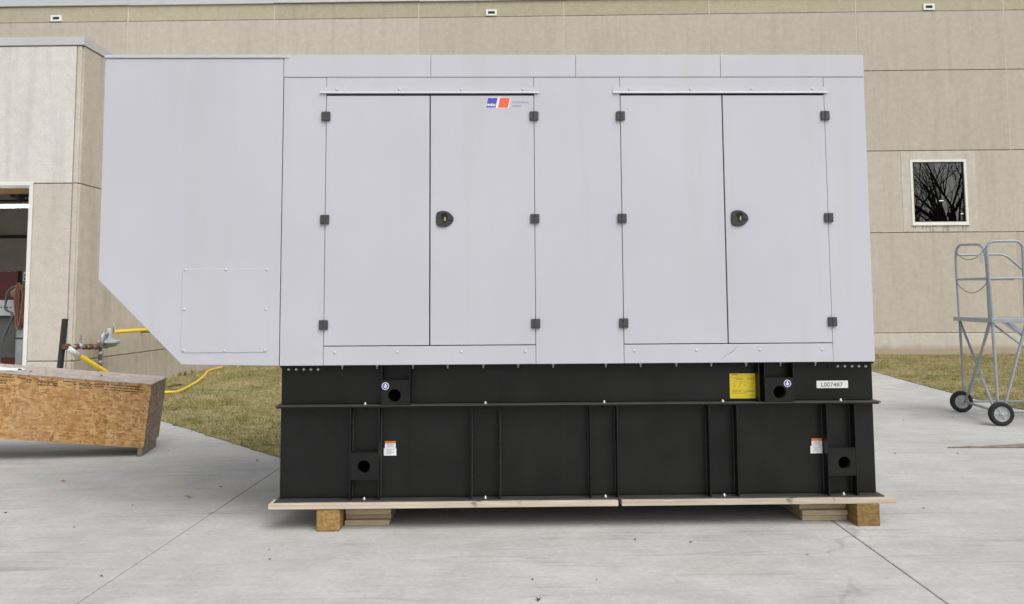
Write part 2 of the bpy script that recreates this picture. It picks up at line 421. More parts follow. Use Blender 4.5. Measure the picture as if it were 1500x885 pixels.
def inst(name, me, parent, loc, rot=None):
    """a copy of a small shared mesh at loc (frame of the thing)"""
    o = bpy.data.objects.new(name, me); COL.objects.link(o); o.parent = parent
    o.location = Vector(loc) - OFF[parent]
    if rot: o.rotation_euler = rot
    OFF[o] = Vector((0, 0, 0)); return o
def single(name, b, m, label, cat, group=None, loc=(0, 0, 0), rot=(0, 0, 0), kind=None):
    o = obj(name, b, m); o.location = loc; o.rotation_euler = rot
    return tag(o, label, cat, group, kind)
def smooth(o, ang=35):
    me = o.data
    me.polygons.foreach_set('use_smooth', [True] * len(me.polygons))
    me.set_sharp_from_angle(angle=radians(ang)); return o
def text_mesh(txt, size, m, shear=0, bold=0, spacing=1.0, sx=1.0):
    cu = bpy.data.curves.new('t', 'FONT'); cu.body = txt; cu.size = size; cu.shear = shear; cu.offset = bold; cu.space_character = spacing
    cu.extrude = .0003
    o = bpy.data.objects.new('t', cu); COL.objects.link(o)
    dg = bpy.context.evaluated_depsgraph_get(); dg.update()
    me = bpy.data.meshes.new_from_object(o.evaluated_get(dg))
    bpy.data.objects.remove(o, do_unlink=True)
    me.transform(Matrix.Rotation(pi / 2, 4, 'X') @ Matrix.Diagonal((sx, 1, 1, 1)))     # reads towards -y
    me.materials.clear(); me.materials.append(MATS[m]); return me
def fillet(pts, r, n=5):
    pts = [Vector(p) for p in pts]; out = [pts[0]]
    for a, b, c in zip(pts, pts[1:], pts[2:]):
        d1, d2 = (a - b), (c - b); rr = min(r, d1.length * .49, d2.length * .49)
        p1, p2 = b + d1.normalized() * rr, b + d2.normalized() * rr
        for k in range(n + 1):
            t = k / n; out.append(p1 * (1 - t) ** 2 + b * 2 * t * (1 - t) + p2 * t * t)
    out.append(pts[-1]); return out
def spline(pts, n=8):
    pts = [Vector(p) for p in pts]; P = [pts[0] * 2 - pts[1]] + pts + [pts[-1] * 2 - pts[-2]]; out = []
    for i in range(1, len(P) - 2):
        a, b, c, d = P[i - 1:i + 3]
        for k in range(n):
            t = k / n; out.append(.5 * ((2 * b) + (c - a) * t + (2 * a - 5 * b + 4 * c - d) * t * t + (3 * b - a - 3 * c + d) * t ** 3))
    return out + [pts[-1]]
R = random.Random(7)

# ================================================================== SETTING
def build_ground():
    b = B(); b.box(-300, 300, -300, 300, -.6, -.05)
    o = obj('ground', b, 'far_ground'); o['kind'] = 'structure'
    pv = bpy.data.objects.new('concrete_pavement', None); COL.objects.link(pv); pv['kind'] = 'structure'
    pv.rotation_euler = (0, 0, BYAW); OFF[pv] = Vector((0, 0, 0))
    us = [-2.283 + 4.78 * k for k in range(-4, 4)]
    for i, (a, c) in enumerate(zip(us, us[1:])):
        vl = [-16.5, -11.7, -6.95, -2.2, 8.1, 18.2] if a < 2 else [-16.5, -11.2, -6.4, -1.62, 3.175, 10.4, 18.2]
        for v0, v1 in zip(vl, vl[1:]):
            if c < -7.6 and v1 > 8: continue
            g = .0045
            b = B(); b.box(a + g, c - g, v0 + .009, v1 - .009, -.13, 0, .004)
            obj('slab', b, 'concrete_paving', pv)
    # joint filler a little below the surface
    b = B(); b.box(us[0], us[-1], -16.5, 18.2, -.14, -.011); obj('joint_filler', b, 'joint_dark', pv)
    # lawns (turf a little above the paving)
    Lp = [(-7.36, 8.60), (-6.2, 7.24), (-4.74, 5.545), (-3.5, 4.10), (-2.31, 2.725), (-1.9, 2.30), (-.8, 5.5), (.3, 18.1), (-7.0, 18.4)]
    Rp = [(9.55, 17.75), (9.2, 15.5), (8.67, 12.52), (8.28, 10.1), (8.0, 8.03), (7.82, 6.5), (7.86, 5.78), (8.3, 5.45), (14, 5.2), (40, 4.6), (40, 16.9)]
    def jag(P):
        out = []
        for a, c in zip(P, P[1:] + P[:1]):
            a, c = Vector(a), Vector(c); m = max(1, int((c - a).length / .12))
            for k in range(m):
                p = a.lerp(c, k / m); out.append((p.x + R.gauss(0, .012), p.y + R.gauss(0, .012)))
        return out
    for P in (Lp, Rp):
        Q = jag(P) if P is Lp else jag(P)
        b = B()
        bm = b.bm; top = bm.faces.new([bm.verts.new((x, y, .012)) for x, y in Q])
        r = bmesh.ops.extrude_face_region(bm, geom=[top])
        bmesh.ops.translate(bm, vec=(0, 0, -.02), verts=[e for e in r['geom'] if isinstance(e, bmesh.types.BMVert)])
        bmesh.ops.recalc_face_normals(bm, faces=bm.faces)
        o = obj('lawn', b, 'lawn_soil'); o['kind'] = 'structure'
    # blades
    rng = np.random.default_rng(3)
    def inside(P, x, y):
        c = np.zeros(len(x), bool); n = len(P)
        for i in range(n):
            (x1, y1), (x2, y2) = P[i], P[(i + 1) % n]
            if y1 == y2: continue
            c ^= ((y1 > y) != (y2 > y)) & (x < (x2 - x1) * (y - y1) / (y2 - y1) + x1)
        return c
    def blades(P, x0, x1, y0, y1, dens, name, label):
        n = int((x1 - x0) * (y1 - y0) * dens)
        x = rng.uniform(x0, x1, n); y = rng.uniform(y0, y1, n)
        # clumping
        cl = np.sin(x * 9.1 + 3 * np.sin(y * 3.3)) * np.sin(y * 7.7 + 2 * np.sin(x * 4.1))
        k = inside(P, x + rng.normal(0, .035, n), y + rng.normal(0, .035, n)) & (rng.random(n) < .55 + .45 * cl)
        x, y = x[k], y[k]; n = len(x)
        h = rng.uniform(.02, .065, n) * (1 + .35 * np.sin(x * 2.3) * np.sin(y * 1.9)); w = rng.uniform(.003, .0065, n); a = rng.uniform(0, 2 * pi, n); le = rng.uniform(.3, 1.5, n) * h; la = rng.uniform(0, 2 * pi, n)
        v = np.empty((n, 3, 3)); 
        v[:, 0] = np.stack([x - w * np.cos(a), y - w * np.sin(a), np.full(n, .010)], 1)
        v[:, 1] = np.stack([x + w * np.cos(a), y + w * np.sin(a), np.full(n, .010)], 1)
        v[:, 2] = np.stack([x + le * np.cos(la), y + le * np.sin(la), .010 + h], 1)
        me = bpy.data.meshes.new(name); me.vertices.add(3 * n); me.vertices.foreach_set('co', v.reshape(-1).astype(np.float32))
        me.loops.add(3 * n); me.loops.foreach_set('vertex_index', np.arange(3 * n, dtype=np.int32))
        me.polygons.add(n); me.polygons.foreach_set('loop_start', np.arange(0, 3 * n, 3, dtype=np.int32)); me.polygons.foreach_set('loop_total', np.full(n, 3, np.int32))
        me.update(); me.validate(); me.materials.append(MATS['grass_blades'])
        o = bpy.data.objects.new(name, me); COL.objects.link(o); tag(o, label, 'grass', kind='stuff')
    blades(Lp, -7.5, .2, 2.2, 18.3, 2000, 'grass', 'short straw and green winter grass beside the workshop side wall')
    blades(Rp, 7.6, 19.5, 4.8, 17.8, 1500, 'grass', 'short straw coloured winter grass behind the rolling ladder')
    # dirt washed along the slab joint
    b = B(); bm = b.bm
    top = []; bot = []
    for k in range(26):
        t = k / 25; x = 5.0 + t * 2.4; yj = 3.175 - x * .0386 * 0 - .0 + (-.0386) * x + .0
        wdt = .012 + .26 * min(1, t * 1.9) ** 1.2
        top.append((x, 3.175 + BX.y * x + .01 + wdt + R.gauss(0, .012), .0035)); bot.append((x, 3.175 + BX.y * x - .012 + R.gauss(0, .006), .0035))
    f = bm.faces.new([bm.verts.new(p) for p in bot + top[::-1]])
    r = bmesh.ops.extrude_face_region(bm, geom=[f]); bmesh.ops.translate(bm, vec=(0, 0, .007), verts=[e for e in r['geom'] if isinstance(e, bmesh.types.BMVert)])
    bmesh.ops.recalc_face_normals(bm, faces=bm.faces)
    o = obj('dirt', b, 'soil'); tag(o, 'brown dirt washed along the concrete joint below the rolling ladder', 'dirt', kind='stuff')
build_ground()

# ================================================================== MAIN BUILDING (frame u, v, z turned by BYAW)
VW = 18.297
def build_main():
    root = thing('factory_building', 'tall beige precast concrete factory building with parapet and small window', 'building', (2, VW, 0), BYAW)
    UL = [-21.5, -16.86, -12.32, -7.68, -3.14, 1.40, 5.90, 10.41, 14.92, 19.4, 24.0]
    rows = [(.655, 3.675, 'panel_sand'), (3.675, 6.175, 'panel_sand'), (6.175, 8.67, 'panel_sand'), (8.67, 10.53, 'panel_sand')]
    win = (11.86, 13.555, 3.915, 5.895)
    b = B(); b.rect_hole(-21.5, 24, -.1, 11.0, win[0] - .01, win[1] + .01, win[2] - .01, win[3] + .01, VW + .022, VW + .3); obj('wall', b, 'joint_dark', root)
    gz, gu = .011, .004
    for i, (a, c) in enumerate(zip(UL, UL[1:])):
        for z0, z1, m in rows:
            b = B()
            if a < win[0] < c and z0 < win[2] < z1:
                b.rect_hole(a + gu, c - gu, z0 + gz, z1 - gz, *win[:2], *win[2:], VW, VW + .05)
            else: b.box(a + gu, c - gu, VW, VW + .05, z0 + gz, z1 - gz, .006)
            obj('panel', b, m, root)
        b = B(); b.box(a + gu, c - gu, VW + .012, VW + .052, 10.53 + gz, 11.03, .004); obj('parapet_panel', b, 'panel_band', root)
        b = B(); b.box(a + gu, c - gu, VW - .035, VW + .05, -.05, .655 - gz, .012); obj('plinth_panel', b, 'panel_plinth', root)
        b = B(); b.box(a + .003, c - .003, VW - .05, VW + .55, 11.035 + .012 * (i % 2), 11.16 + .004 * (i % 3), .006); obj('coping', b, 'coping_metal', root)
    for u in UL[1:-1]:
        b = B(); b.box(u - gu - .008, u + gu + .008, VW + .004, VW + .045, .66, 11.0); obj('caulk_joint', b, 'joint_caulk', root)
    b = B(); b.box(-21.5, 24, VW + .3, VW + 12, 10.6, 10.8); obj('roof', b, 'coping_metal', root)
    # overflow vents in the parapet band
    for u in (-14.6, -.86, 12.65):
        b = B(); b.rect_hole(u - .17, u + .17, 10.56, 10.75, u - .105, u + .105, 10.61, 10.70, VW - .03, VW + .03)
        v = obj('vent', b, 'vent_white', root)
        b = B(); b.box(u - .104, u + .104, VW + .013, VW + .025, 10.611, 10.699); obj('vent_opening', b, 'hole_black', v)
        b = B()
        for k in range(3): b.box(u - .104, u + .104, VW - .012, VW + .004, 10.625 + .024 * k, 10.633 + .024 * k)
        obj('louvre', b, 'steel_dark', v)
    # window: surround, frame, pane, sill streaks, dim room behind
    b = B(); b.rect_hole(11.60, 13.83, 3.70, 6.155, win[0], win[1], win[2], win[3], VW - .006, VW + .01); sur = obj('window_surround', b, 'surround', root)
    b = B(); w = .075
    b.rect_hole(win[0] + .003, win[1] - .003, win[2] + .003, win[3] - .003, win[0] + w, win[1] - w, win[2] + w, win[3] - w, VW - .018, VW + .09)
    fr = obj('window', b, 'frame_white', root)
    b = B(); b.rect_hole(win[0] + w - .002, win[1] - w + .002, win[2] + w - .002, win[3] - w + .002, win[0] + w + .022, win[1] - w - .022, win[2] + w + .022, win[3] - w - .022, VW + .03, VW + .085); obj('gasket', b, 'gap_rubber', fr)
    b = B(); b.quad([(win[0] + w, VW + .06, win[2] + w), (win[1] - w, VW + .06, win[2] + w), (win[1] - w, VW + .06, win[3] - w), (win[0] + w, VW + .06, win[3] - w)]); obj('pane', b, 'window_glass', fr)
    b = B(); b.box(win[0] - .02, win[1] + .02, VW - .045, VW - .007, win[2] - .035, win[2] - .002, .004); obj('sill', b, 'frame_white', fr)
    for k in range(26):                                         # dirty water runs below the sill
        u = R.uniform(win[0], win[1]); h = R.uniform(.04, .19) if k else .2
        b = B(); b.box(u, u + R.uniform(.006, .03), VW - .0075, VW - .0062, win[2] - .034 - h, win[2] - .03); obj('stain', b, 'stain_dark', sur)
    b = B()
    for q in ((10.6, 10.7, VW + .4, VW + 6, 3.2, 6.6), (14.8, 14.9, VW + .4, VW + 6, 3.2, 6.6), (10.6, 14.9, VW + 6, VW + 6.1, 3.2, 6.6), (10.6, 14.9, VW + .301, VW + 6, 3.1, 3.2), (10.6, 14.9, VW + .301, VW + 6, 6.6, 6.7)): b.box(*q)
    obj('room', b, 'interior_dark', root)
    for (px, py, dv, wl_, hh) in ((1379, 294, 3.0, .12, .03), (1410, 313, 2.2, .09, .026)):
        u, v, z = on_wall(px, py, VW + dv)
        b = B(); b.box(u - wl_ / 2, u + wl_ / 2, v - .05, v + .05, z - hh / 2, z + hh / 2, .01); obj('room_lamp', b, 'room_lamp_glow', root)
    u, v, z = on_wall(1346, 250, VW + 2.5)
    b = B(); b.box(u - .3, u + .3, v, v + .1, z - .03, z + .03, .01); obj('lamp_housing', b, 'rack_grey', root)
build_main()

# ================================================================== WORKSHOP WING
US, VF = -7.70, 7.85
def build_wing():
    root = thing('workshop_wing', 'lower concrete workshop wing with open overhead door beside the lawn', 'building', (-10, VF, 0), BYAW)
    zt, zj, zp = 6.275, 3.785, .665
    DL, DR, DT = -12.9, -8.575, 3.75          # door opening
    # backing walls
    b = B(); b.box(US - .30, US - .016, VF + .060, VW + .2, -.1, zt); obj('side_wall', b, 'joint_tan', root)
    b = B(); b.box(DR + .09, US - .040, VF + .016, VF + .30, -.1, zt).box(DL, DR + .089, VF + .016, VF + .30, DT + .085, zt).box(-16, DL - .001, VF + .055, VF + .30, -.1, zt); obj('front_wall', b, 'joint_tan', root)
    # front: big smooth panel over the door, pier panels, plinth, corner strip
    g = .010
    b = B(); b.box(-12.4, US - .125, VF, VF + .05, zj + g, zt - .01, .008); obj('panel', b, 'panel_smooth', root, 'pale smooth concrete panel above the door')
    b = B(); b.box(-16, -12.42, VF, VF + .05, zj + g, zt - .01, .008); obj('panel', b, 'panel_smooth', root)
    b = B(); b.box(DR + .075, US - .125, VF, VF + .05, zp + g, zj - g, .008); obj('panel', b, 'panel_pier', root)
    b = B(); b.box(DR + .075, US - .125, VF - .004, VF + .05, -.1, zp - g, .008); obj('plinth_panel', b, 'panel_plinth', root)
    b = B(); b.box(-16, DL - .075, VF, VF + .05, -.1, zj - g, .008); obj('panel', b, 'panel_pier', root)
    for z0, z1 in ((-.1, zp - g), (zp + g, zj - g), (zj + g, zt - .01)):
        b = B(); b.box(US - .11, US - .028, VF + .004, VF + .05, z0, z1, .012); obj('corner_strip', b, 'panel_pier', root)
    # side panels
    VL = [VF + .035, VW]
    for a, c in zip(VL, VL[1:]):
        for z0, z1, m in ((-.1, zp - g, 'panel_side'), (zp + g, zj - g, 'panel_side'), (zj + g, zt - .01, 'panel_side')):
            b = B(); b.box(US - .05, US, a + .006, c - .006, z0, z1, .008); obj('panel', b, m, root)
    # coping
    b = B(); b.box(-16, US + .018, VF - .018, VF + .35, zt + .005, zt + .155, .004); obj('coping', b, 'coping_metal', root)
    b = B(); b.box(US - .35, US + .018, VF + .352, VW - .06, zt + .005, zt + .155, .004); obj('coping', b, 'coping_metal', root)
    b = B(); b.box(-16, US - .36, VF + .36, VW, zt - .3, zt - .1); obj('roof', b, 'coping_metal', root)
    # door frame (angle iron painted white) and overhead track
    b = B(); b.box(DR, DR + .07, VF - .012, VF + .32, 0, DT, .004); obj('door_jamb', b, 'frame_white', root)
    b = B(); b.box(DL - .07, DL, VF - .012, VF + .32, 0, DT, .004); obj('door_jamb', b, 'frame_white', root)
    b = B(); b.box(DL - .07, DR + .07, VF - .012, VF + .32, DT + .002, DT + .07, .004); obj('door_head', b, 'frame_white', root)
    # interior shell
    b = B(); b.box(-20, US - .5, 15.0, 15.1, 0, 5.4); obj('back_wall', b, 'interior_wall', root)
    b = B(); b.box(-20, US - .5, 14.93, 14.995, 3.42, 3.50); obj('wall_rail', b, 'steel_dark', root)
    b = B(); b.box(US - .42, US - .305, VF + .31, 15, 0, 5.4); obj('inner_wall', b, 'interior_wall', root)
    b = B(); b.box(-20.1, -20, VF + .31, 15, 0, 5.4); obj('inner_wall', b, 'interior_wall', root)
    b = B(); b.box(-20, US - .31, VF + .31, 15, 5.4, 5.5); obj('ceiling', b, 'interior_dark', root)
    b = B(); b.box(-16, US - .31, VF + .06, 15, -.12, -.002); obj('floor', b, 'interior_wall', root)
    b = B(); b.box(-14, US - .45, 10.2, 10.34, 3.95, 4.10); obj('roof_beam', b, 'beam_brown', root)
    b = B()
    b.tube([(-13, 11.2, 3.9), (-8.2, 11.2, 3.96)], .03); b.tube([(-13, 12.0, 4.4), (-9, 12.0, 3.9)], .025); b.tube([(-10.9, 11.2, 3.9), (-11.2, 11.2, 4.5)], .05); b.tube([(-11.4, 11.6, 4.4), (-10.6, 11.0, 3.8)], .03)
    b.box(-12, -9, 12.5, 12.7, 4.2, 4.5)
    obj('roof_truss', b, 'steel_dark', root)
build_wing()

def build_interior():
    t = thing('fluorescent_lamp', 'lit white fluorescent strip lamp hanging inside the open workshop door', 'lamp', (-10.4, 9.35, 3.5), BYAW)
    b = B(); b.box(-11.6, -9.2, 9.31, 9.39, 3.55, 3.595, .01); tu = obj('tube', b, 'lamp_tube', t)
    b = B(); b.box(-11.62, -9.18, 9.27, 9.43, 3.598, 3.63, .004); obj('housing', b, 'frame_white', t)
    b = B()
    for u in (-11.4, -9.4): b.tube([(u, 9.35, 3.63), (u, 9.35, 5.4)], .008, 6)
    obj('rod', b, 'steel_dark', t)
    t = thing('tool_cabinet', 'dark red steel cabinet with pale perforated shelf rail inside the workshop', 'cabinet', (-10.3, 9.6, 0), BYAW)
    b = B(); b.box(-11.2, -9.70, 9.35, 9.50, 1.745, 2.31, .01); bd = obj('upper_box', b, 'cabinet_red', t)
    b = B(); b.tube(fillet([(-11.2, 9.34, 2.322), (-9.69, 9.34, 2.322), (-9.69, 9.34, 1.76)], .05), .012, 8); obj('edge_tube', b, 'steel_dark', bd)
    b = B(); b.box(-11.2, -9.66, 9.30, 9.95, 1.44, 1.74, .006); sh = obj('shelf_rail', b, 'rack_grey', t)
    hm = B().box(-.012, .012, -.003, .002, -.012, .012).mesh('slot', 'hole_black')
    for k in range(16): inst('slot', hm, sh, (-9.78 - .06 * k, 9.299, 1.60))
    b = B(); b.box(-11.2, -9.68, 9.42, 9.94, .62, 1.437, .006); obj('lower_box', b, 'interior_dark', t)
    b = B(); b.box(-11.2, -9.72, 9.38, 9.94, 0.0, .618, .006); obj('base', b, 'cabinet_red', t)
    t = thing('gas_cylinder', 'grey gas cylinder with hose standing behind the door jamb', 'cylinder', (-9.42, 9.15, 0), BYAW)
    M = Matrix.Translation((-9.42, 9.15, 0))
    b = B(); b.lathe([(.10, 0), (.115, .02), (.115, 1.15), (.09, 1.28), (.04, 1.34), (.03, 1.40)], 20, M); obj('body', b, 'cylinder_grey', t)
    b = B(); b.lathe([(.05, 1.0), (.119, 1.001), (.119, 1.03), (.05, 1.031)], 20, M); obj('strap', b, 'steel_dark', t)
    b = B(); b.lathe([(.02, 1.40), (.035, 1.41), (.035, 1.45), (.015, 1.46)], 12, M); obj('valve', b, 'zinc', t)
    # coil of brown welding cable on a hook, grey hose loops
    t = thing('cable_coil', 'brown coiled welding cable hanging just inside the door jamb', 'cable', (-9.33, 9.0, 1.15), BYAW)
    for k in range(9):
        pts = []
        r1, r2 = R.uniform(.06, .10), R.uniform(.36, .44); cx, cz = -9.38 + R.uniform(-.03, .03), 1.62 + R.uniform(-.03, .03); y = 8.93 + .018 * k
        for j in range(28):
            a = 2 * pi * j / 28
            pts.append((cx + r1 * cos(a) * (1 + .15 * sin(3 * a + k)), y + .01 * sin(2 * a + k), cz + r2 * sin(a)))
        b = B(); b.tube(pts, .013, 7, closed=True); obj('loop', b, 'cable_brown', t)
    t = thing('grey_hose', 'dark grey hose looping down in front of the red cabinet', 'hose', (-9.6, 9.0, .5), BYAW)
    for k in range(2):
        b = B(); b.tube(fillet([(-9.40, 8.98 - .04 * k, 2.03), (-9.62 - .03 * k, 9.0 - .04 * k, 1.92), (-9.72 + .05 * k, 9.02 - .04 * k, 1.55), (-9.52 + .04 * k, 9.0 - .04 * k, 1.50), (-9.78 - .05 * k, 9.02, .75), (-9.70, 9.04, .3)], .18, 6), .016, 8); obj('hose_run', b, 'cable_grey', t)
    t = single('rag_bundle', B().lathe([(.02, 0), (.09, .03), (.12, .10), (.08, .18), (.03, .22)], 9), 'wrap_tan', 'crumpled tan rag bundle in front of the red cabinet', 'rag', loc=uvz(-9.62, 9.2, 1.78), rot=(.2, .3, BYAW))
    t = thing('junction_box', 'small grey electrical junction box beside the red cabinet', 'electrical box', (-9.50, 9.34, 2.06), BYAW)
    b = B(); b.box(-9.56, -9.45, 9.30, 9.38, 2.10, 2.28, .008); bx = obj('box', b, 'rack_grey', t)
    b = B(); b.tube([(-9.505, 9.34, 2.28), (-9.505, 9.34, 5.4)], .014, 8); obj('conduit', b, 'pipe_galvanised', t)
    b = B(); b.box(-9.53, -9.48, 9.295, 9.301, 2.13, 2.17).box(-9.53, -9.48, 9.295, 9.301, 2.20, 2.24); obj('socket', b, 'hole_black', bx)
build_interior()

# ================================================================== GENERATOR
def build_generator():
    G = thing('generator_set', 'large light grey enclosed generator on a black fuel tank base', 'generator', (.6, .9, .2))
    P = 'enclosure_paint'
    XL, XR, ZB, ZT, DEP = -1.61, 2.817, 1.19, 3.529, 1.75
    # inner structure seen only as black gaps
    b = B(); b.box(XL + .005, XR - .01, .036, .09, ZB + .012, 3.35); obj('inner_frame', b, 'gap_rubber', G)
    b = B(); b.box(XR - .035, XR, .0335, DEP, ZB + .004, 3.352, .003); obj('side_panel', b, P, G)
    b = B(); b.box(XL, XR - .036, DEP - .03, DEP, ZB + .004, 3.352, .003); obj('back_panel', b, P, G)
    b = B(); b.box(XL, XR - .036, .092, DEP - .031, ZB + .004, ZB + .03); obj('floor_pan', b, 'black_paint', G)
    # roof pans
    rx = [-1.611, -.500, .602, 1.712, 2.817]
    for a, c in zip(rx, rx[1:]):
        b = B(); b.box(a + .0010, c - .0010, -.004, DEP + .004, 3.3562, ZT, .0025); obj('roof_panel', b, P, G)
    # fixed front skins
    for a, c in ((XL + .0018, -1.2885), (.2832, .9368), (2.5032, XR)):
        b = B(); b.box(a, c, 0, .033, ZB, 3.354, .0025); obj('front_panel', b, P, G)
    # hood with the cut corner
    b = B(); b.prism([(-2.955, 3.500), (-2.952, 1.831), (-2.324, 1.203), (-1.6145, 1.19), (-1.6145, 3.500)], 0, DEP, 'y', .003); hood = obj('air_hood', b, P, G)
    b = B(); b.box(-2.960, -1.572, -.010, DEP + .006, 3.5015, 3.5275, .004); obj('hood_cap', b, P, hood)
    # access panel on the hood
    poly = []
    x0, x1, z0, z1, rr = -2.332, -1.692, 1.291, 1.908, .022
    for cx, cz, a0 in ((x1 - rr, z1 - rr, 0), (x0 + rr, z1 - rr, 90), (x0 + rr, z0 + rr, 180), (x1 - rr, z0 + rr, 270)):
        for k in range(5): a = radians(a0 + 22.5 * k); poly.append((cx + rr * cos(a), cz + rr * sin(a)))
    b = B(); b.prism(poly, -.0045, .002, 'y', .0012); ap = obj('access_panel', b, P, G)
    SM = B().lathe([(.0105, 0), (.0105, .0015), (.008, .0045), (.003, .006)], 14, Matrix.Rotation(pi / 2, 4, 'X')).mesh('screw', 'screw_paint')
    for px, py in ((272, 395.5), (331, 395), (391, 395), (270, 453), (389.5, 453), (269.5, 513.5), (329, 513.5), (388, 513)):
        p = on_front(px, py); inst('screw', SM, ap, (p.x, -.0045, p.z))
    # headers, sills, rails, doors
    def bay(x0, xm, x1, rail, screws_top, screws_bot, latch_at):
        b = B(); b.box(x0 + .0012, x1 - .0012, 0, .033, 3.2300, 3.354, .0015); obj('header_panel', b, P, G)
        b = B(); b.box(x0 + .0012, x1 - .0012, -.003, .033, ZB + .001, 1.3280, .002); s = obj('sill_panel', b, P, G)
        for px in screws_bot:
            p = on_front(px, 516.5 - (px - 490) * .0065); inst('screw', SM, s, (p.x, -.003, p.z))
        # drip rail: folded aluminium angle, sloping nose
        prof = [(-.0005, 3.277), (-.0025, 3.277), (-.0035, 3.246), (-.0130, 3.2385), (-.0150, 3.2290), (-.0130, 3.2290), (-.0110, 3.2370), (-.0005, 3.2430)]
        b = B(); b.prism(prof, rail[0], rail[1], 'x'); r = obj('drip_rail', b, P, G)
        for px in screws_top:
            p = on_front(px, 132.3); inst('screw', SM, r, (p.x, -.003, 3.2625))
        for k, (a, c) in enumerate(((x0 + .0024, xm - .0045), (xm + .0045, x1 - .0024))):
            b = B(); b.box(a, c, -.004, .03, 1.3345, 3.2120, .003, seg=2); d = obj('door', b, P, G)
            hx = (x0, x1)[k]
            for hz in (3.053, 2.271, 1.489):
                b = B(); b.box(hx - .0335, hx + .0335, -.020, -.0045, hz - .035, hz + .035, .004)
                b.tube([(hx, -.021, hz - .034), (hx, -.021, hz + .034)], .0065, 8)
                for sx in (-.019, .019):
                    for sz in (-.019, .019): b.lathe([(.0055, .020), (.0055, .0222), (.003, .0225)], 8, Matrix.Translation((hx + sx, 0, hz + sz)) @ Matrix.Rotation(pi / 2, 4, 'X'))
                smooth(obj('hinge', b, 'hinge_plastic', d), 30)
            if k == 1:
                lx, lz = latch_at
                half = [(-.0605, .0467), (-.040, .0575), (-.0156, .0612), (.008, .0585), (.026, .052), (.044, .0385), (.057, .024), (.066, .007)]   # flat on the left, blunt point to the right
                out = [(lx + a, lz + c) for a, c in half] + [(lx + a, lz - c) for a, c in half[::-1]] + [(lx - .0655, lz - .02), (lx - .0655, lz + .02)]
                b = B(); b.prism(out, -.018, -.0042, 'y', .004)
                lat = smooth(obj('latch', b, 'latch_plastic', d), 40)
                b = B(); b.lathe([(.016, .0175), (.018, .0195), (.020, .0195), (.021, .0178)], 24, Matrix.Translation((lx - .002, 0, lz + .003)) @ Matrix.Diagonal((.8, 1, 1.7, 1)) @ Matrix.Rotation(pi / 2, 4, 'X'), True); obj('latch_recess', b, 'gap_rubber', d)
                b = B(); b.box(lx + .020, lx + .062, -.024, -.0185, lz - .012, lz + .012, .003); obj('latch_pull', b, 'latch_plastic', d)
                b = B(); b.box(lx - .003, lx + .006, -.031, -.0225, lz - .017, lz + .013, .003); obj('latch_key', b, 'yellow_key', d)
                b = B(); b.tube([(lx - .002 + .02 * cos(q), -.026, lz + .026 + .012 * sin(q)) for q in [2 * pi * j / 14 for j in range(14)]], .0035, 6, closed=True); obj('key_ring', b, 'gap_rubber', d)
        return d
    d2 = bay(-1.287, -.5045, .282, (-1.335, .322), (493.5, 585, 676, 766), (490.5, 582, 676, 769.5), (-.392, 2.272))
    bay(.938, 1.7175, 2.502, (.884, 2.530), (922, 1011.5, 1101, 1190), (929, 1020, 1113, 1204), (1.826, 2.269))
    # maker's mark on the second door
    y = -.0046
    def para(x0, x1, z0, z1, m, dy, name, sh=.22):
        h = z1 - z0; b = B(); b.prism([(x0, z0), (x1, z0), (x1 + sh * h, z1), (x0 + sh * h, z1)], y - dy, y - dy + .0004, 'y'); return obj(name, b, m, d2)
    pa = on_front(711.8, 158); pb = on_front(727.5, 143.8); qa = on_front(729.3, 158); qb = on_front(743, 158)
    z0, z1 = pa.z, pb.z
    para(pa.x - .003, qb.x + .010, z0 - .003, z1 + .003, 'print_white', 0, 'logo_backing')
    para(pa.x, pa.x + .073, z0, z1, 'logo_blue', .0005, 'logo_blue_field')
    para(qa.x, qb.x + .005, z0, z1, 'logo_red', .0005, 'logo_red_field')
    me = text_mesh('mtu', .036, 'print_white', .1, .0012, 1.0, 1.22); inst('logo_lettering', me, d2, (pa.x + .001, y - .0012, z0 + .012))
    for i, s in enumerate(('A Rolls-Royce', 'solution')):
        pt = on_front(750.3, 151.3 + 5.2 * i); me = text_mesh(s, .0235, 'print_lilac', .15, .0, 1.0, .92); inst('logo_lettering', me, d2, (pt.x, y - .0006, pt.z))
    # scratch on the right sill panel
    b = B(); pts = [on_front(*q) for q in ((1081, 504.5), (1077, 510), (1073, 515), (1064, 520), (1057, 526))]
    b.tube([(p.x, -.0032, p.z) for p in pts], [.0004, .0012, .0014, .001, .0004], 4); obj('scratch', b, 'hinge_plastic', G)

    # ---------------- base
    BK = 'black_paint'
    X0, X1 = -1.620, 2.834
    b = B(); b.box(X0, X1, .10, 1.65, .211, .871, .004); tank = obj('fuel_tank', b, BK, G)
    b = B(); b.box(X0 + .002, X1 + .003, .102, 1.648, .898, 1.186, .003); skid = obj('skid_rail', b, BK, G)
    b = B(); b.box(-1.640, 2.856, .014, 1.735, .886, .8955, .002); fl = obj('flange', b, 'dusty_black', G)
    b = B(); b.box(-1.632, 2.846, .020, 1.73, .8755, .8845, .002); fl2 = obj('flange', b, BK, G)
    b = B(); b.box(-1.636, 2.852, .006, 1.74, .201, .2085, .002); fb = obj('bottom_flange', b, 'dusty_black', G)
    b = B(); b.box(X0, X1, .06, .1005, 1.172, 1.1885); obj('top_flange', b, BK, G)
    b = B(); b.box(-.6625, -.6595, .0975, .1005, .2095, .8725); obj('weld_seam', b, BK, tank)
    RX = [-1.088, -.878, -.201, .010, .681, .882, 1.566, 1.774, 2.446, 2.656]
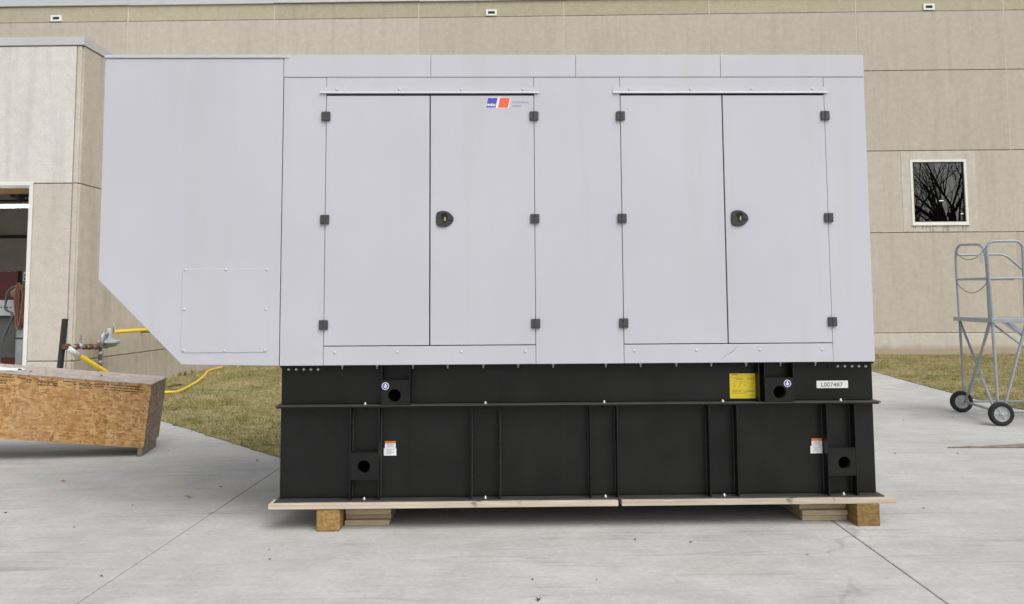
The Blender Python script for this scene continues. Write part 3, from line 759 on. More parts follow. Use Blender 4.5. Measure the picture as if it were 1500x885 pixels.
    for i, x in enumerate(RX):
        b = B(); b.box(x - .005, x + .005, .014, .0995, .2095, .8725, .0015); rb = obj('rib', b, BK, tank)
        b = B(); sg = 1 if x < .4 else -1
        b.tube([(x + sg * (.007 + R.uniform(-.001, .001)), .0975, .215 + .012 * q) for q in range(55)], [.0035 + .0012 * (q % 2) for q in range(55)], 5); obj('weld_seam', b, 'dusty_black', rb)
        for k in range(R.randint(4, 8)):                      # weld spatter on the rib's face
            zz = R.uniform(.25, .84)
            b = B(); sg = 1 if x < .4 else -1
            b.lathe([(.006, 0), (.004, .003), (.001, .004)], 8, Matrix.Translation((x + sg * .005, R.uniform(.03, .08), zz)) @ Matrix.Rotation(sg * pi / 2, 4, 'Y')); obj('weld_bead', b, BK, rb)
    for x0, x1, hx, zc0, zc1, hz in ((-1.082, -.884, -.986, .356, .546, .452), (2.452, 2.650, 2.566, .354, .548, .447)):
        b = B(); b.plate_hole(x0, x1, zc0, zc1, hx, hz, .046, .016, .026); pl = obj('jacking_plate', b, BK, tank)
        b = B(); b.box(x0, x1, .016, .098, zc1 + .0005, zc1 + .008); obj('plate_lip', b, BK, pl)
        b = B(); b.lathe([(.047, 0), (.055, 0), (.055, .07), (.047, .07)], 24, Matrix.Translation((hx, .0265, hz)) @ Matrix.Rotation(-pi / 2, 4, 'X'), True); obj('socket_ring', b, BK, pl)
        obj('bore_shade_disc', B().lathe([(.0465, 0), (.0465, .004)], 24, Matrix.Translation((hx, .075, hz)) @ Matrix.Rotation(-pi / 2, 4, 'X')), 'hole_black', pl)  # near-black disc: the darkness of a deep bore put into its colour
    for x0, x1, hx, zt_, hz in ((-.853, -.657, -.764, 1.079, .966), (1.994, 2.199, 2.098, 1.076, .969)):
        b = B(); b.plate_hole(x0, x1, .8985, zt_, hx, hz, .047, .012, .024); pl = obj('lifting_plate', b, BK, skid)
        for x in (x0 - .008, x1 + .001):
            b = B(); b.box(x, x + .007, .012, .1015, .8985, 1.184); obj('side_plate', b, BK, pl)
        b = B(); b.lathe([(.048, 0), (.055, 0), (.055, .075), (.048, .075)], 24, Matrix.Translation((hx, .0245, hz)) @ Matrix.Rotation(-pi / 2, 4, 'X'), True); obj('socket_ring', b, BK, pl)
        obj('bore_shade_disc', B().lathe([(.0475, 0), (.0475, .004)], 24, Matrix.Translation((hx, .075, hz)) @ Matrix.Rotation(-pi / 2, 4, 'X')), 'hole_black', pl)  # blackened disc again, painting the shade inside the lifting hole
    b = B(); b.box(1.944, 1.951, .02, .1015, .8985, 1.184); obj('rib', b, BK, skid)
    # bolts
    BO = B().lathe([(.016, 0), (.016, .002), (.012, .0025), (.012, .011), (.007, .0115), (.007, .017), (.005, .0185)], 6).mesh('bolt', 'zinc')
    NU = B().lathe([(.007, -.016), (.011, -.015), (.011, -.004), (.014, -.003), (.014, 0)], 6).mesh('nut', BK)
    for px in (535, 711, 885, 1058.6, 1231.5):
        x = on_front(px, 592, .05).x
        inst('bolt', BO, fl, (x, .05, .896)); inst('nut', NU, fl2, (x, .05, .8755))
    for px in (533.5, 711, 887, 1061, 1236):
        x = on_front(px, 729, .045).x; inst('bolt', BO, fb, (x, .045, .2095))
    PN = B().lathe([(.003, -.030), (.006, -.028), (.006, -.014), (.011, -.013), (.011, -.004), (.014, -.003), (.014, 0)], 8).mesh('bolt', 'zinc')
    for px in (502, 553, 605, 656, 708, 759, 810, 887, 938, 990, 1041, 1092, 1142, 1193):
        x = on_front(px, 535, .05).x; inst('bolt', PN, skid, (x, .035, 1.1895))
    HB = B().lathe([(.013, 0), (.013, .002), (.0095, .003), (.0095, .009), (.006, .011)], 6, Matrix.Rotation(pi / 2, 4, 'X')).mesh('bolt', 'zinc')
    for i, px in enumerate((423, 434, 445, 455.5, 466, 1227, 1237.5, 1248, 1258, 1268)):
        p = on_front(px, 541 if i < 5 else 536.3, .094); inst('bolt', HB, skid, (p.x, .096, p.z))
    for a, c in ((-1.612, -1.28), (2.50, 2.83)):
        b = B(); b.box(a, c, .094, .1015, 1.135, 1.171); obj('corner_bracket', b, BK, skid)
    # stickers (flat print on the black steel)
    yw = .1015
    def rect(px0, py0, px1, py1, m, name, parent, Y, dy=.0006):
        a, c = on_front(px0, py0, Y), on_front(px1, py1, Y)
        b = B(); b.box(a.x, c.x, Y - dy, Y - dy + .0004, c.z, a.z); return obj(name, b, m, parent)
    ys = rect(1068.5, 547.3, 1109.6, 583.5, 'sticker_yellow', 'warning_sticker', skid, yw - .001)
    ys['label'] = 'yellow printed warning sticker'
    rect(1072, 548.2, 1080.5, 549.6, 'sticker_orange', 'sticker_print', ys, yw - .002)
    for i, (y0, segs) in enumerate(((553.6, ((1075, 1088), (1094, 1106))), (555.4, ((1078, 1087), (1095, 1103))), (559, ((1076, 1079), (1083, 1089), (1091, 1093), (1098, 1100))), (561.5, ((1073, 1076), (1083, 1086), (1096, 1098), (1101, 1104))), (564, ((1074, 1078), (1082, 1085), (1090, 1093), (1100, 1103))), (566.5, ((1075, 1077), (1081, 1084), (1097, 1103))), (571.2, ((1072, 1090), (1092, 1106))), (573.4, ((1072, 1086), (1089, 1106))), (575.6, ((1072, 1094),)), (578.6, ((1099, 1106),)))):
        for a, c in segs: rect(a, y0, c, y0 + .75, 'print_olive', 'sticker_print', ys, yw - .002)
    ls = rect(1196, 557.8, 1242.3, 568.3, 'sticker_white', 'number_label', skid, yw - .001); ls['label'] = 'white serial number label'
    p = on_front(1202.2, 566.6, yw); me = text_mesh('L007487', .046, 'print_grey', 0, .0004, 1.05, 1.0); inst('label_lettering', me, ls, (p.x, yw - .0025, p.z))
    for (x0, yA, x1, yB) in ((562.3, 646.2, 580.6, 667.3), (1187, 642.2, 1205.4, 664)):
        h = yB - yA
        o = rect(x0 + 1.6, yA, x1 - 1, yA + h * .48, 'sticker_white', 'caution_sticker', tank, .0995)
        rect(x0 + 1.6, yA, x1 - 1, yA + h * .16, 'sticker_orange', 'sticker_band', o, .0985)
        for k in range(3): rect(x0 + 4, yA + h * (.22 + .08 * k), x1 - 3 - (k % 2), yA + h * (.22 + .08 * k) + .55, 'print_lilac', 'sticker_print', o, .0985)
        rect(x0, yA + h * .50, x1, yB, 'sticker_white', 'caution_sticker', tank, .0995)
        for k in range(4): rect(x0 + 3 + (k % 3), yA + h * (.58 + .09 * k), x1 - 3 - (k % 2) * 4, yA + h * (.58 + .09 * k) + .55, 'print_lilac', 'sticker_print', o, .0985)
        if x0 < 700: rect(x0 - 0 + 4, yA + 1, x1 - 5, yA + 2.0, 'print_grey', 'sticker_print', o, .0978)
    def disc(px, py, Y):
        p = on_front(px, py, Y); M = Matrix.Translation((p.x, Y, p.z)) @ Matrix.Rotation(pi / 2, 4, 'X')
        o = obj('info_sticker', B().lathe([(.027, 0), (.027, .0004)], 28, M), 'sticker_white', skid)
        obj('sticker_disc', B().lathe([(.0225, .0006), (.0225, .001)], 28, M), 'sticker_blue', o)
        b = B(); b.box(p.x - .0032, p.x + .0032, Y - .0016, Y - .0012, p.z - .014, p.z + .008); b.lathe([(.0048, .0012), (.0048, .0016)], 12, Matrix.Translation((p.x, Y, p.z + .0125)) @ Matrix.Rotation(pi / 2, 4, 'X'))
        b.box(p.x - .011, p.x - .006, Y - .0016, Y - .0012, p.z - .012, p.z + .004).box(p.x + .006, p.x + .011, Y - .0016, Y - .0012, p.z - .012, p.z + .004)
        obj('sticker_symbol', b, 'print_white', o)
    disc(564.5, 565.7, .0115); disc(1153.5, 561.7, .0115)
build_generator()

# ---------------- timber under the generator
def plank(name, x0, x1, y0, y1, z0, z1, m, label, cat, group=None, bev=.003, rz=0, wob=0):
    b = B(); cx, cy = (x0 + x1) / 2, (y0 + y1) / 2
    b.box(x0 - cx, x1 - cx, y0 - cy, y1 - cy, 0, z1 - z0, bev)
    if wob:
        bmesh.ops.subdivide_edges(b.bm, edges=[e for e in b.bm.edges if e.calc_length() > .3], cuts=8)
        for v in b.bm.verts: v.co.y += wob * sin(v.co.x * 3 + cx); 
    return single(name, b, m, label, cat, group, (cx, cy, z0), (0, 0, rz))
plank('timber_plank', -1.668, .874, -.030, .112, .1605, .2000, 'board_wood', 'long pale plank under the black tank, end beyond the hood side', 'plank', bev=.003, wob=.002)
plank('timber_plank', .900, 2.918, -.028, .112, .1605, .2000, 'board_wood', 'pale plank under the black tank on the yellow sticker side', 'plank', bev=.003, wob=.002)
plank('timber_plank', -1.668, 2.918, 1.50, 1.64, .1605, .2000, 'board_wood', 'pale plank under the rear edge of the black tank', 'plank')
LG, RG = 'boards stacked next to the timber block on the hood side', 'boards stacked next to the timber block on the ladder side'
plank('timber_block', -1.321, -1.152, -.022, 1.66, 0, .1600, 'block_wood', 'thick yellowish timber block under the tank on the crate side', 'block', bev=.010, rz=0)
plank('timber_block', 2.624, 2.792, -.034, 1.66, 0, .1600, 'block_wood', 'thick yellowish timber block under the tank on the ladder side', 'block', bev=.004, rz=0)
for k in range(4):
    z = .04 * k
    nm = ('bottom', 'second', 'third', 'topmost')[k]
    plank('timber_board', -1.142 + R.uniform(-.004, .004), -.808 + R.uniform(-.012, .006), .125 + (.0, .028, .004, .02)[k], 1.64, z, z + .0395, 'stack_wood', f'{nm} pale board of the stack beside the crate side block', 'board', LG, .0055)
    plank('timber_board', 2.278 + R.uniform(-.012, .006), 2.622, .115 + (.012, .0, .03, .01)[k], 1.64, z, z + .0395, 'stack_wood', f'{nm} pale board of the stack beside the ladder side block', 'board', RG, .0055)

# ================================================================== CRATE
def build_crate():
    th, ph, ps = .1617, .1046, .0269
    ex = Vector((cos(th) * cos(ph), sin(th) * cos(ph), -sin(ph))); ey0 = Vector((-sin(th), cos(th), 0)); ez0 = ex.cross(ey0)
    ey = cos(ps) * ey0 + sin(ps) * ez0; ez = ex.cross(ey)
    M = Matrix(((ex.x, ey.x, ez.x, -3.8561), (ex.y, ey.y, ez.y, 2.9198), (ex.z, ey.z, ez.z, .09), (0, 0, 0, 1)))
    t = thing('osb_crate', 'long tilted orange brown strand board crate beside the lawn', 'crate')
    t.matrix_world = M; W, H, L = .6523, .6953, 2.6
    b = B(); b.box(-L, 0, 0, .012, 0, H - .013, .001); fp = obj('front_panel', b, 'osb_front', t)
    b = B(); b.box(-.012, .0005, .013, W - .012, 0, H - .013, .001); obj('end_panel', b, 'osb_weathered', t)
    b = B(); b.box(-L, -L + .012, .013, W - .012, 0, H - .013, .001); obj('end_panel', b, 'osb_weathered', t)
    b = B(); b.box(-L, 0, W - .0115, W, 0, H - .013, .001); obj('back_panel', b, 'osb_weathered', t)
    b = B(); b.box(-L - .006, .006, -.006, W + .004, H - .0125, H, .0015); obj('lid', b, 'osb_lid', t)
    b = B(); b.box(-L, -.001, .014, W - .013, .001, .013); obj('floor_panel', b, 'osb_weathered', t)
    # stamped print along the top of the front sheet: short bars of ink like lines of small type
    b = B(); rr = random.Random(5)
    for x0, w, rows in ((-2.05, .16, 2), (-1.80, .015, 3), (-1.74, .16, 2), (-1.53, .08, 3), (-1.44, .06, 2), (-1.36, .10, 1), (-1.27, .06, 2), (-1.15, .20, 3), (-.90, .06, 1), (-.79, .025, 3), (-.74, .13, 3), (-.58, .10, 2), (-.47, .018, 4), (-.42, .30, 3), (-.28, .20, 3)):
        for r in range(rows):
            x = x0 + rr.uniform(0, .02); e = x0 + w
            zz = H - .040 - .027 * r - (0.012 if rr.random() > .7 else 0)
            while x < e:
                ww = rr.uniform(.008, .026); hh = rr.uniform(.008, .015)
                b.box(x, min(x + ww, -.01), -.0006, .0005, zz - hh, zz); x += ww + rr.uniform(.003, .008)
    obj('stamp_print', b, 'print_ink', fp)['kind'] = 'stuff'
    # skid runner under the visible end, touching the ground
    def skid(xa, xb, wz, name='skid'):
        b = B(); pts = []
        Mi = M.inverted()
        bm = b.bm
        top = [Vector((xa, -.005, -.001)), Vector((xb, -.005, -.001)), Vector((xb, W - .05, -.001)), Vector((xa, W - .05, -.001))]
        bot = []
        for p in top:
            q = M @ p; q.z = wz; q.x -= .004; bot.append(Mi @ q)
        A = [bm.verts.new(p) for p in top]; C = [bm.verts.new(p) for p in bot]
        bm.faces.new(A); bm.faces.new(C[::-1])
        for k in range(4): bm.faces.new((A[k], A[(k + 1) % 4], C[(k + 1) % 4], C[k]))
        bmesh.ops.recalc_face_normals(bm, faces=bm.faces); obj(name, b, 'grey_wood', t)
    skid(-.055, -.012, 0.0); skid(-2.45, -2.36, 0.0)
    return M, H, W
CM, CH, CW = build_crate()
def on_lid(x, y, dz=0): return CM @ Vector((x, y, CH + dz))
def sheet_paper():
    b = B(); bm = b.bm; n = 8; g = []
    for j in range(4):
        for i in range(n + 1):
            x, y = .36 * (i / n - .5), .24 * (j / 3 - .5); z = .003 + .006 * sin(i * .8 + j) ** 2
            g.append(bm.verts.new((x, y, z)))
    for j in range(3):
        for i in range(n): bm.faces.new((g[j * (n + 1) + i], g[j * (n + 1) + i + 1], g[(j + 1) * (n + 1) + i + 1], g[(j + 1) * (n + 1) + i]))
    r = bmesh.ops.extrude_face_region(bm, geom=list(bm.faces)); bmesh.ops.translate(bm, vec=(0, 0, .001), verts=[e for e in r['geom'] if isinstance(e, bmesh.types.BMVert)])
    bmesh.ops.recalc_face_normals(bm, faces=bm.faces)
    o = single('paper_sheet', b, 'paper', 'crumpled white paper sheet lying on the crate lid', 'paper')
    o.matrix_world = CM @ Matrix.Translation((-1.56, .22, CH)) @ Matrix.Rotation(.12, 4, 'Z')
sheet_paper()
def pebble(name, M, s, m, label, cat, group=None):
    b = B(); bm = b.bm; bmesh.ops.create_icosphere(bm, subdivisions=2, radius=1)
    for v in bm.verts: v.co = Vector((v.co.x * s * R.uniform(.85, 1.15), v.co.y * s * .8 * R.uniform(.85, 1.15), (v.co.z + .9) * s * .55 * R.uniform(.9, 1.1)))
    o = single(name, b, m, label, cat, group); o.matrix_world = M; return o
pebble('stone', CM @ Matrix.Translation((-1.40, .17, CH + .008)), .022, 'stone', 'small dark stone holding down the white paper on the crate', 'stone')
pebble('stone', CM @ Matrix.Translation((-.60, .28, CH)), .014, 'stone', 'small dark pebble alone on the crate lid', 'stone')
pebble('timber_offcut', CM @ Matrix.Translation((-1.30, .20, CH)), .012, 'grey_wood', 'tiny weathered wood offcut beside the paper on the crate', 'offcut')

# ================================================================== GAS REGULATOR, HOSES
def build_gas():
    U = -7.42
    S = lambda x, y: Vector(on_side(x, y, U))
    reg = S(158, 500); tee = S(97, 508)
    t = thing('gas_regulator', 'grey gas regulator on rusty pipework beside the workshop corner', 'gas regulator', (U, reg.y, 0), BYAW)
    y0, z0 = reg.y, reg.z
    # flattened diaphragm body on its side: two dished halves with a bolted rim
    b = B(); b.lathe([(.05, -.10), (.12, -.085), (.17, -.03), (.20, -.015), (.20, .012), (.155, .03), (.085, .05), (.060, .07), (.060, .23), (.048, .245), (.01, .248)], 28, Matrix.Translation((U, y0 + .03, z0 - .01))); smooth(obj('body', b, 'regulator_grey', t), 40)
    bm_ = B().lathe([(.011, -.024), (.011, .024)], 6).mesh('rim_bolt', 'zinc')
    for k in range(8): inst('rim_bolt', bm_, t, (U + .187 * cos(k * pi / 4 + .2), y0 + .03 + .187 * sin(k * pi / 4 + .2), z0 - .01))
    b = B(); b.tube(fillet([(U, y0 - .20, z0 - .05), (U, y0 - .20, z0 + .135), (U, y0 - .03, z0 + .135)], .08), .035, 12); obj('outlet_elbow', b, 'regulator_grey', t)
    b = B(); b.tube([(U, y0 + .17, z0 + .16), (U, y0 + .17, z0 + .33)], .012, 8); obj('vent_stem', b, 'pipe_galvanised', t)
    b = B(); b.tube([(U, tee.y, tee.z), (U, y0 - .02, z0 - .10)], .033, 12); obj('inlet_pipe', b, 'pipe_galvanised', t)
    for f_, w in ((.0, .07), (.22, .04), (.42, .03), (.55, .06), (.72, .05)):
        p = Vector((U, tee.y, tee.z)).lerp(Vector((U, y0 - .02, z0 - .10)), f_)
        b = B(); b.lathe([(.040, -w), (.050, -w + .01), (.050, w - .01), (.040, w)], 14, Matrix.Translation(p) @ Matrix.Rotation(-pi / 2, 4, 'X')); obj('pipe_fitting', b, 'pipe_rust', t)
    v = S(118, 507); b = B(); b.tube([(U, v.y, v.z), (U, v.y, v.z + .17)], .012, 8).box(U - .012, U + .012, v.y - .02, v.y + .02, v.z + .10, v.z + .20, .004); obj('valve_handle', b, 'pipe_galvanised', t)
    b = B(); b.lathe([(.035, -.055), (.055, -.03), (.055, .03), (.035, .055)], 12, Matrix.Translation(v) @ Matrix.Rotation(-pi / 2, 4, 'X')); obj('valve_body', b, 'pipe_galvanised', t)
    # drop leg into the ground
    yd = S(147, 520).y
    b = B(); b.tube([(U, yd, 0), (U, yd, z0 - .11)], .030, 10); obj('drop_pipe', b, 'steel_dark', t)
    for z in (.42, .62, .78):
        b = B(); b.lathe([(.035, -.03), (.042, -.02), (.042, .02), (.035, .03)], 12, Matrix.Translation((U, yd, z))); obj('coupling', b, 'pipe_galvanised', t)
    # yellow service pipe running on along the wall
    a, c = S(167, 486.3), S(213, 484)
    t2 = thing('gas_pipe', 'straight yellow gas pipe along the workshop wall behind the regulator', 'pipe', (U, a.y, 0), BYAW)
    b = B(); b.tube([(U, a.y - .02, a.z), (U, c.y + 3.2, c.z)], .036, 12); obj('pipe_run', b, 'hose_yellow', t2)
    for yy in (c.y + .4, c.y + 2.9):
        b = B(); b.box(US, U, yy - .015, yy + .015, c.z - .06, c.z - .04); obj('pipe_bracket', b, 'steel_dark', t2)
    # leaning black strut post
    top = Vector(on_side(99.5, 467, U - .02)); bot = Vector(on_side(91.5, 545, U - .02)); d = bot - top; bot = top + d * (top.z / -d.z)
    t3 = thing('strut_post', 'leaning black steel channel post at the workshop corner', 'post', (bot.x, bot.y, 0), BYAW)
    b = B(); ax = (top - bot).normalized(); w = .042
    for dy, dx, sy, sx in ((0, .028, w, .006), (-w + .004, 0, .004, .028), (w - .004, 0, .004, .028)):
        bm = b.bm; vs_ = []
        for e in (bot - ax * 0, top):
            for qx, qy in ((-1, -1), (1, -1), (1, 1), (-1, 1)): vs_.append(bm.verts.new(e + Vector((dx + qx * sx - .05, dy + qy * sy, 0))))
        bm.faces.new(vs_[:4][::-1]); bm.faces.new(vs_[4:])
        for k in range(4): bm.faces.new((vs_[k], vs_[(k + 1) % 4], vs_[4 + (k + 1) % 4], vs_[4 + k]))
    obj('channel', b, 'strut_black', t3)
    # yellow hose: pale collar at the tee, then down and away over the grass
    hp = [Vector(uvz(*on_side(99, 510, U + .03))), Vector(uvz(*on_side(116, 521.5, U + .12)))]
    h2 = Vector(uvz(*on_side(152, 543, U + .32)))
    t4 = thing('yellow_hose', 'yellow hose running from the regulator pipe down across the grass', 'hose', (hp[0].x, hp[0].y, 0))
    b = B(); b.tube([hp[0], hp[1]], .050, 12); obj('collar', b, 'hose_collar', t4)
    d = (h2 - hp[1]).normalized()
    q1 = h2 + d * .25
    gp = [on_ground(x, y, .045) for x, y in ((200, 572), (222, 576), (242, 575), (261, 573.5), (279, 565), (293, 556), (300, 549.5), (306, 543), (325, 538))]
    low = Vector((q1.x + .5, q1.y + .6, .06))
    pts = spline([hp[1], h2, q1, low] + gp, 8)
    b = B(); b.tube(pts, [.045 - .017 * min(1, k / 26) for k in range(len(pts))], 12); smooth(obj('hose_run', b, 'hose_yellow', t4), 60)
build_gas()

# ================================================================== ROLLING LADDER
def build_ladder():
    NL, FL = on_ground(1467, 624), on_ground(1409, 604)
    e = (FL - NL).normalized(); rz = atan2(-e.x, e.y); W = (FL - NL).length
    t = bpy.data.objects.new('rolling_ladder', None); COL.objects.link(t); t.location = NL; t.rotation_euler = (0, 0, rz); OFF[t] = Vector((0, 0, 0)); t.empty_display_size = .1
    tag(t, 'grey steel rolling platform ladder with black wheels at the lawn edge', 'ladder')
    m = 'ladder_grey'; r = .0185
    y0, y1 = .05, W + .02
    def T(name, pts, rad=r, fil=.12, mat=m, par=t, n=10):
        b = B(); b.tube(fillet(pts, fil) if fil else pts, rad, n); return smooth(obj(name, b, mat, par), 60)
    # guard rails round the platform
    T('guard_rail', [(-.02, y0, 1.38), (-.055, y0, 2.42), (.395, y0, 2.42), (.38, y0, 1.38)])
    T('guard_rail', [(.035, y1, 1.38), (.02, y1, 2.46), (-.03, .13, 2.385), (-.03, .12, 1.38)], fil=.28)
    T('mid_rail', [(-.045, y0, 1.925), (.385, y0, 1.925)], .015, 0)
    T('mid_rail', [(.03, y1, 1.945), (-.03, .09, 1.93)], .015, 0)
    T('mid_rail', [(.03, y1, 1.945), (.80, y1, 1.94)], .015, 0)
    T('hand_rail', [(.03, y1, 2.31), (.70, y1, 2.31), (2.3, y1, .72), (2.3, y1, .3)], .018, .1)
    T('hand_rail', [(.38, y0, 2.30), (.70, y0, 2.30), (2.3, y0, .72), (2.3, y0, .3)], .018, .1)
    # platform
    b = B(); b.box(-.045, .62, .02, .045, 1.335, 1.395, .004).box(-.045, .62, W + .01, W + .035, 1.335, 1.395, .004).box(-.045, -.02, .046, W + .009, 1.335, 1.395, .004).box(.595, .62, .046, W + .009, 1.335, 1.395, .004)
    pf = obj('platform_frame', b, m, t)
    for k in range(8):
        xa = -.018 + .0765 * k
        b = B(); b.box(xa, xa + .071, .047, W + .008, 1.372, 1.392, .003); obj('deck_strip', b, m, pf)
    # legs and cross braces
    T('leg', [(-.025, y0, 1.335), (-.010, y0, .16)], .020, 0)
    T('leg', [(.035, y1, 1.335), (.050, y1, .15)], .018, 0)
    T('leg', [(.39, y0 + .01, 1.335), (.055, y0 + .01, .18)], .019, 0)
    T('leg', [(.45, y1, 1.335), (.10, y1, .17)], .018, 0)
    T('brace', [(.03, y1 - .03, 1.33), (-.02, .12, .17)], .017, 0)
    T('brace', [(-.03, .10, 1.33), (.04, y1 - .06, .17)], .015, 0)
    T('brace', [(.16, y0 + .03, 1.335), (.62, y0 + .03, .95)], .014, 0)
    T('brace', [(.28, y1 - .4, 1.335), (.75, y1 - .4, .95)], .014, 0)
    # base frame
    T('base_tube', [(.0, .02, .17), (.05, W + .02, .155)], .018, 0)
    T('base_tube', [(-.01, y0, .185), (2.35, y0, .185)], .017, 0)
    T('base_tube', [(.05, y1, .155), (2.35, y1, .185)], .016, 0)
    T('base_tube', [(2.33, y0, .185), (2.33, y1, .185)], .016, 0)
    # stairs (run on to the right of the frame)
    for y in (.06, W - .02):
        b = B(); b.prism([(.60, 1.395), (.60, 1.30), (2.22, .08), (2.32, .10)], y - .015, y + .015, 'y'); obj('stringer', b, m, t)
    for k in range(5):
        z = .20 + .235 * k; x = 2.15 - (z - .13) * 1.28
        b = B(); b.box(x - .02, x + .20, .076, W - .036, z, z + .022, .003).box(x + .18, x + .20, .076, W - .036, z - .035, z + .001, .003); obj('step', b, m, t)
    # wheels
    def wheel(cx, cy, cz, rad, w):
        ty = B(); My = Matrix.Translation((cx, cy, cz)) @ Matrix.Rotation(pi / 2, 4, 'X')
        ty.lathe([(rad * .62, -w * .42), (rad * .86, -w * .5), (rad * .97, -w * .36), (rad, -w * .15), (rad, w * .15), (rad * .97, w * .36), (rad * .86, w * .5), (rad * .62, w * .42)], 36, My, True)
        o = obj('wheel', ty, 'tyre', t)
        rm = B(); rm.lathe([(.012, w * .46), (.03, w * .46), (.034, w * .30), (rad * .52, w * .26), (rad * .60, w * .44), (rad * .625, w * .43), (rad * .625, w * .1), (.02, w * .05)], 30, My); smooth(obj('rim', rm, 'rim_grey', o), 35)
        sp = B()
        for k in range(6):
            a = k * pi / 3; c = Matrix.Translation((cx, cy, cz)) @ Matrix.Rotation(a, 4, 'Y')
            sp.box(.02, rad * .56, -w * .36, -w * .2, -.012, .012, .003, rot=c)
        obj('spoke', sp, 'rim_grey', o)
        ax = B(); ax.lathe([(.006, w * .6), (.013, w * .6), (.014, w * .45), (.014, -w * .6), (.006, -w * .6)], 12, My); obj('hub', ax, 'zinc', o)
    wheel(.0, -.005, .155, .155, .075); wheel(.0, W, .155, .155, .075)
    for y in (.05, W): wheel(2.35, y, .075, .075, .04)
    for y, z in ((.05, .19), (y1, .16)):
        b = B(); b.box(-.035, .05, y - .01, y + .035, z - .045, z + .025, .005); obj('axle_bracket', b, m, t)
    # two drooping chains across the open end, and a white tag
    for z, sag in ((2.34, .13), (1.88, .14)):
        pts = [(.02 - .05 * k / 24, y1 - .03 - (y1 - .16) * k / 24, z - sag * 4 * (k / 24) * (1 - k / 24)) for k in range(25)]
        T('chain', pts, .007, 0, 'chain_steel', n=6)
    b = B(); b.box(-.062, -.056, .16, .30, 2.14, 2.25, .001); tg = obj('tag', b, 'tag_white', t); tg.rotation_euler = (0, 0, 0)
build_ladder()

# ================================================================== BARE TREES behind the photographer (mirrored in the upper window)
def bare_tree(u, v, h, seed, label):
    rr = random.Random(seed); base = uvz(u, v, -.05)
    t = thing('bare_tree', label, 'tree', base, 0, 'bare trees across the yard')
    trunk = B(); crown = B(); cnt = [0]
    def branch(p, d, L, r, depth):
        n = 4 if depth < 3 else 3
        pts = [p]; rs = [r]
        for k in range(n):
            d = (d + Vector((rr.gauss(0, .10), rr.gauss(0, .10), rr.gauss(.03, .08)))).normalized()
            p = p + d * (L / n); pts.append(p); rs.append(r * (1 - .55 * (k + 1) / n))
        (trunk if depth == 0 else crown).tube(pts, rs, 7 if depth < 2 else (5 if depth < 3 else 3), cap=depth < 2)
        cnt[0] += 1
        if depth >= 4 or L < .25: return
        m = {0: 6, 1: 4, 2: 4, 3: 3}[depth]
        for k in range(m):
            f = rr.uniform(.35 if depth == 0 else .2, 1); i = min(int(f * n), n - 1); q = pts[i].lerp(pts[i + 1], f * n - i)
            ax = d.orthogonal().normalized(); ax.rotate(Matrix.Rotation(rr.uniform(0, 2 * pi), 3, d))
            nd = (d * 1.0 + ax * rr.uniform(.45, 1.0) + Vector((0, 0, .25))).normalized()
            branch(q, nd, L * rr.uniform(.48, .68), max(rs[i] * rr.uniform(.4, .58), .009), depth + 1)
    branch(base, Vector((0, 0, 1)), h * .55, h * .022, 0)
    obj('trunk', trunk, 'bark', t); c = obj('crown', crown, 'bark', t)
for i, (u, v, h) in enumerate(((31.5, -24, 17), (35.0, -21, 16), (37.5, -27, 18), (33.2, -29, 18), (40, -33, 19))):
    bare_tree(u, v, h, 11 + i, 'tall bare winter tree standing across the yard, mirrored in the window')

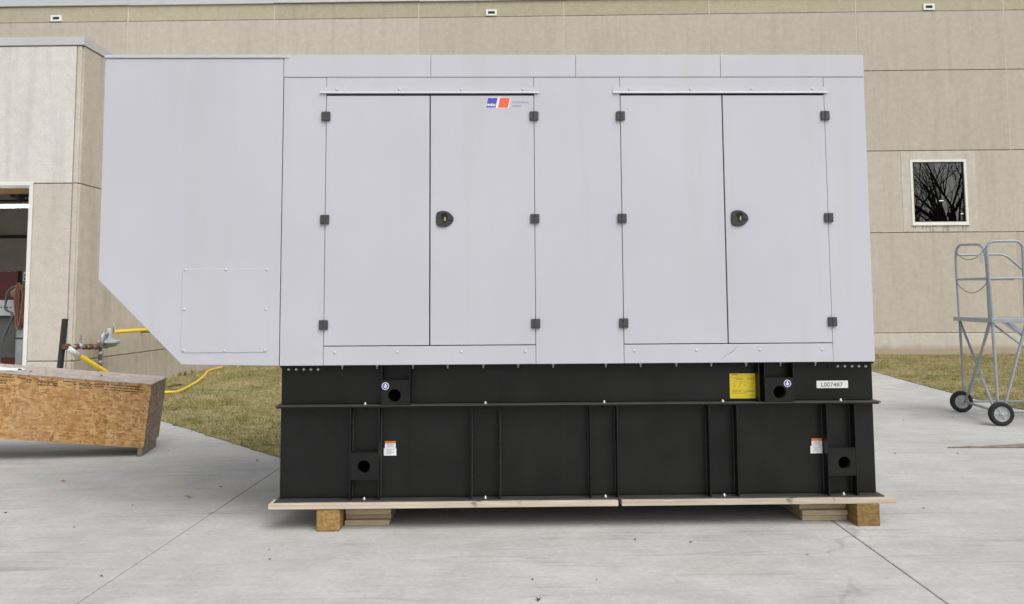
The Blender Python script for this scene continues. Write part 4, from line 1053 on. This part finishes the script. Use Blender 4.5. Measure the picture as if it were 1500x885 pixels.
# ================================================================== LEAVES AND SPECKS ON THE PAVING
def leaf(px, py, s, m, label, group=None):
    p = on_ground(px, py); b = B(); bm = b.bm; n = 10
    a0 = R.uniform(0, 6.28); ring = []
    for k in range(n):
        a = 2 * pi * k / n; q = s * (1 + .45 * cos(3 * a)) * (.6 + .4 * abs(cos(a / 2)))
        ring.append(bm.verts.new((q * cos(a), q * .7 * sin(a), .004 + .35 * s * sin(a) ** 2)))
    c = bm.verts.new((0, 0, .003))
    for k in range(n): bm.faces.new((c, ring[k], ring[(k + 1) % n]))
    r = bmesh.ops.extrude_face_region(bm, geom=list(bm.faces)); bmesh.ops.translate(bm, vec=(0, 0, .0012), verts=[e for e in r['geom'] if isinstance(e, bmesh.types.BMVert)])
    bmesh.ops.recalc_face_normals(bm, faces=bm.faces)
    single('fallen_leaf', b, m, label, 'leaf', group, (p.x, p.y, .0005), (0, 0, a0))
leaf(92, 705.5, .026, 'leaf_orange', 'small orange leaf on the paving in front of the crate')
leaf(276, 728, .040, 'leaf_tan', 'tan curled leaf on the paving between crate and black tank')
leaf(789, 879, .022, 'leaf_brown', 'dark brown leaf alone on the paving before the generator')
SG = 'dark leaf scraps on the paving'
for px, py, s in ((377, 675, .022), (323, 714, .014), (194, 741, .012), (312, 727, .010), (394, 807, .010), (395, 820, .012), (247, 661, .012), (1353, 745, .012), (1403, 665, .018), (1311, 665, .018), (1323, 616, .014), (1395, 612, .014), (1183, 813, .012), (1012, 795, .012), (930, 791, .013), (780, 850, .010), (874, 850, .008), (8, 752, .014), (148, 845, .012), (108, 773, .010)):
    where = 'between the crate and the black tank' if px < 420 else ('before the black tank' if px < 1280 else 'between the black tank and the rolling ladder')
    leaf(px, py, s, 'leaf_brown' if R.random() < .7 else 'leaf_tan', 'tiny dry leaf scrap on the paving ' + where, 'leaf scraps ' + where)
# stick and weeds at the foot of the side wall
p, q = on_ground(246, 567, .03), on_ground(266, 563, .03)
b = B(); b.tube([p, p.lerp(q, .5) + Vector((0, 0, .01)), q], .012, 6); single('stick', b, 'bark', 'thin dark stick lying in the grass near the yellow hose', 'stick')
WG = 'weeds at the foot of the workshop wall'
for px in (252, 260, 264, 271, 283):
    p = on_ground(px, 553 - (px - 247) * .187 + 2); b = B()
    for k in range(22):
        a = R.uniform(0, 6.28); h = R.uniform(.05, .16); w = .008; le = R.uniform(.03, .10)
        b.quad([(w * cos(a), w * sin(a), 0), (-w * cos(a), -w * sin(a), 0), (le * cos(a * 3) - w * .5, le * sin(a * 3), h * .8), (le * 1.2 * cos(a * 3), le * 1.2 * sin(a * 3), h)])
    single('weed_tuft', b, 'grass_blades', 'ragged weed tuft at the foot of the workshop side wall', 'weed', WG, (p.x, p.y, .008))
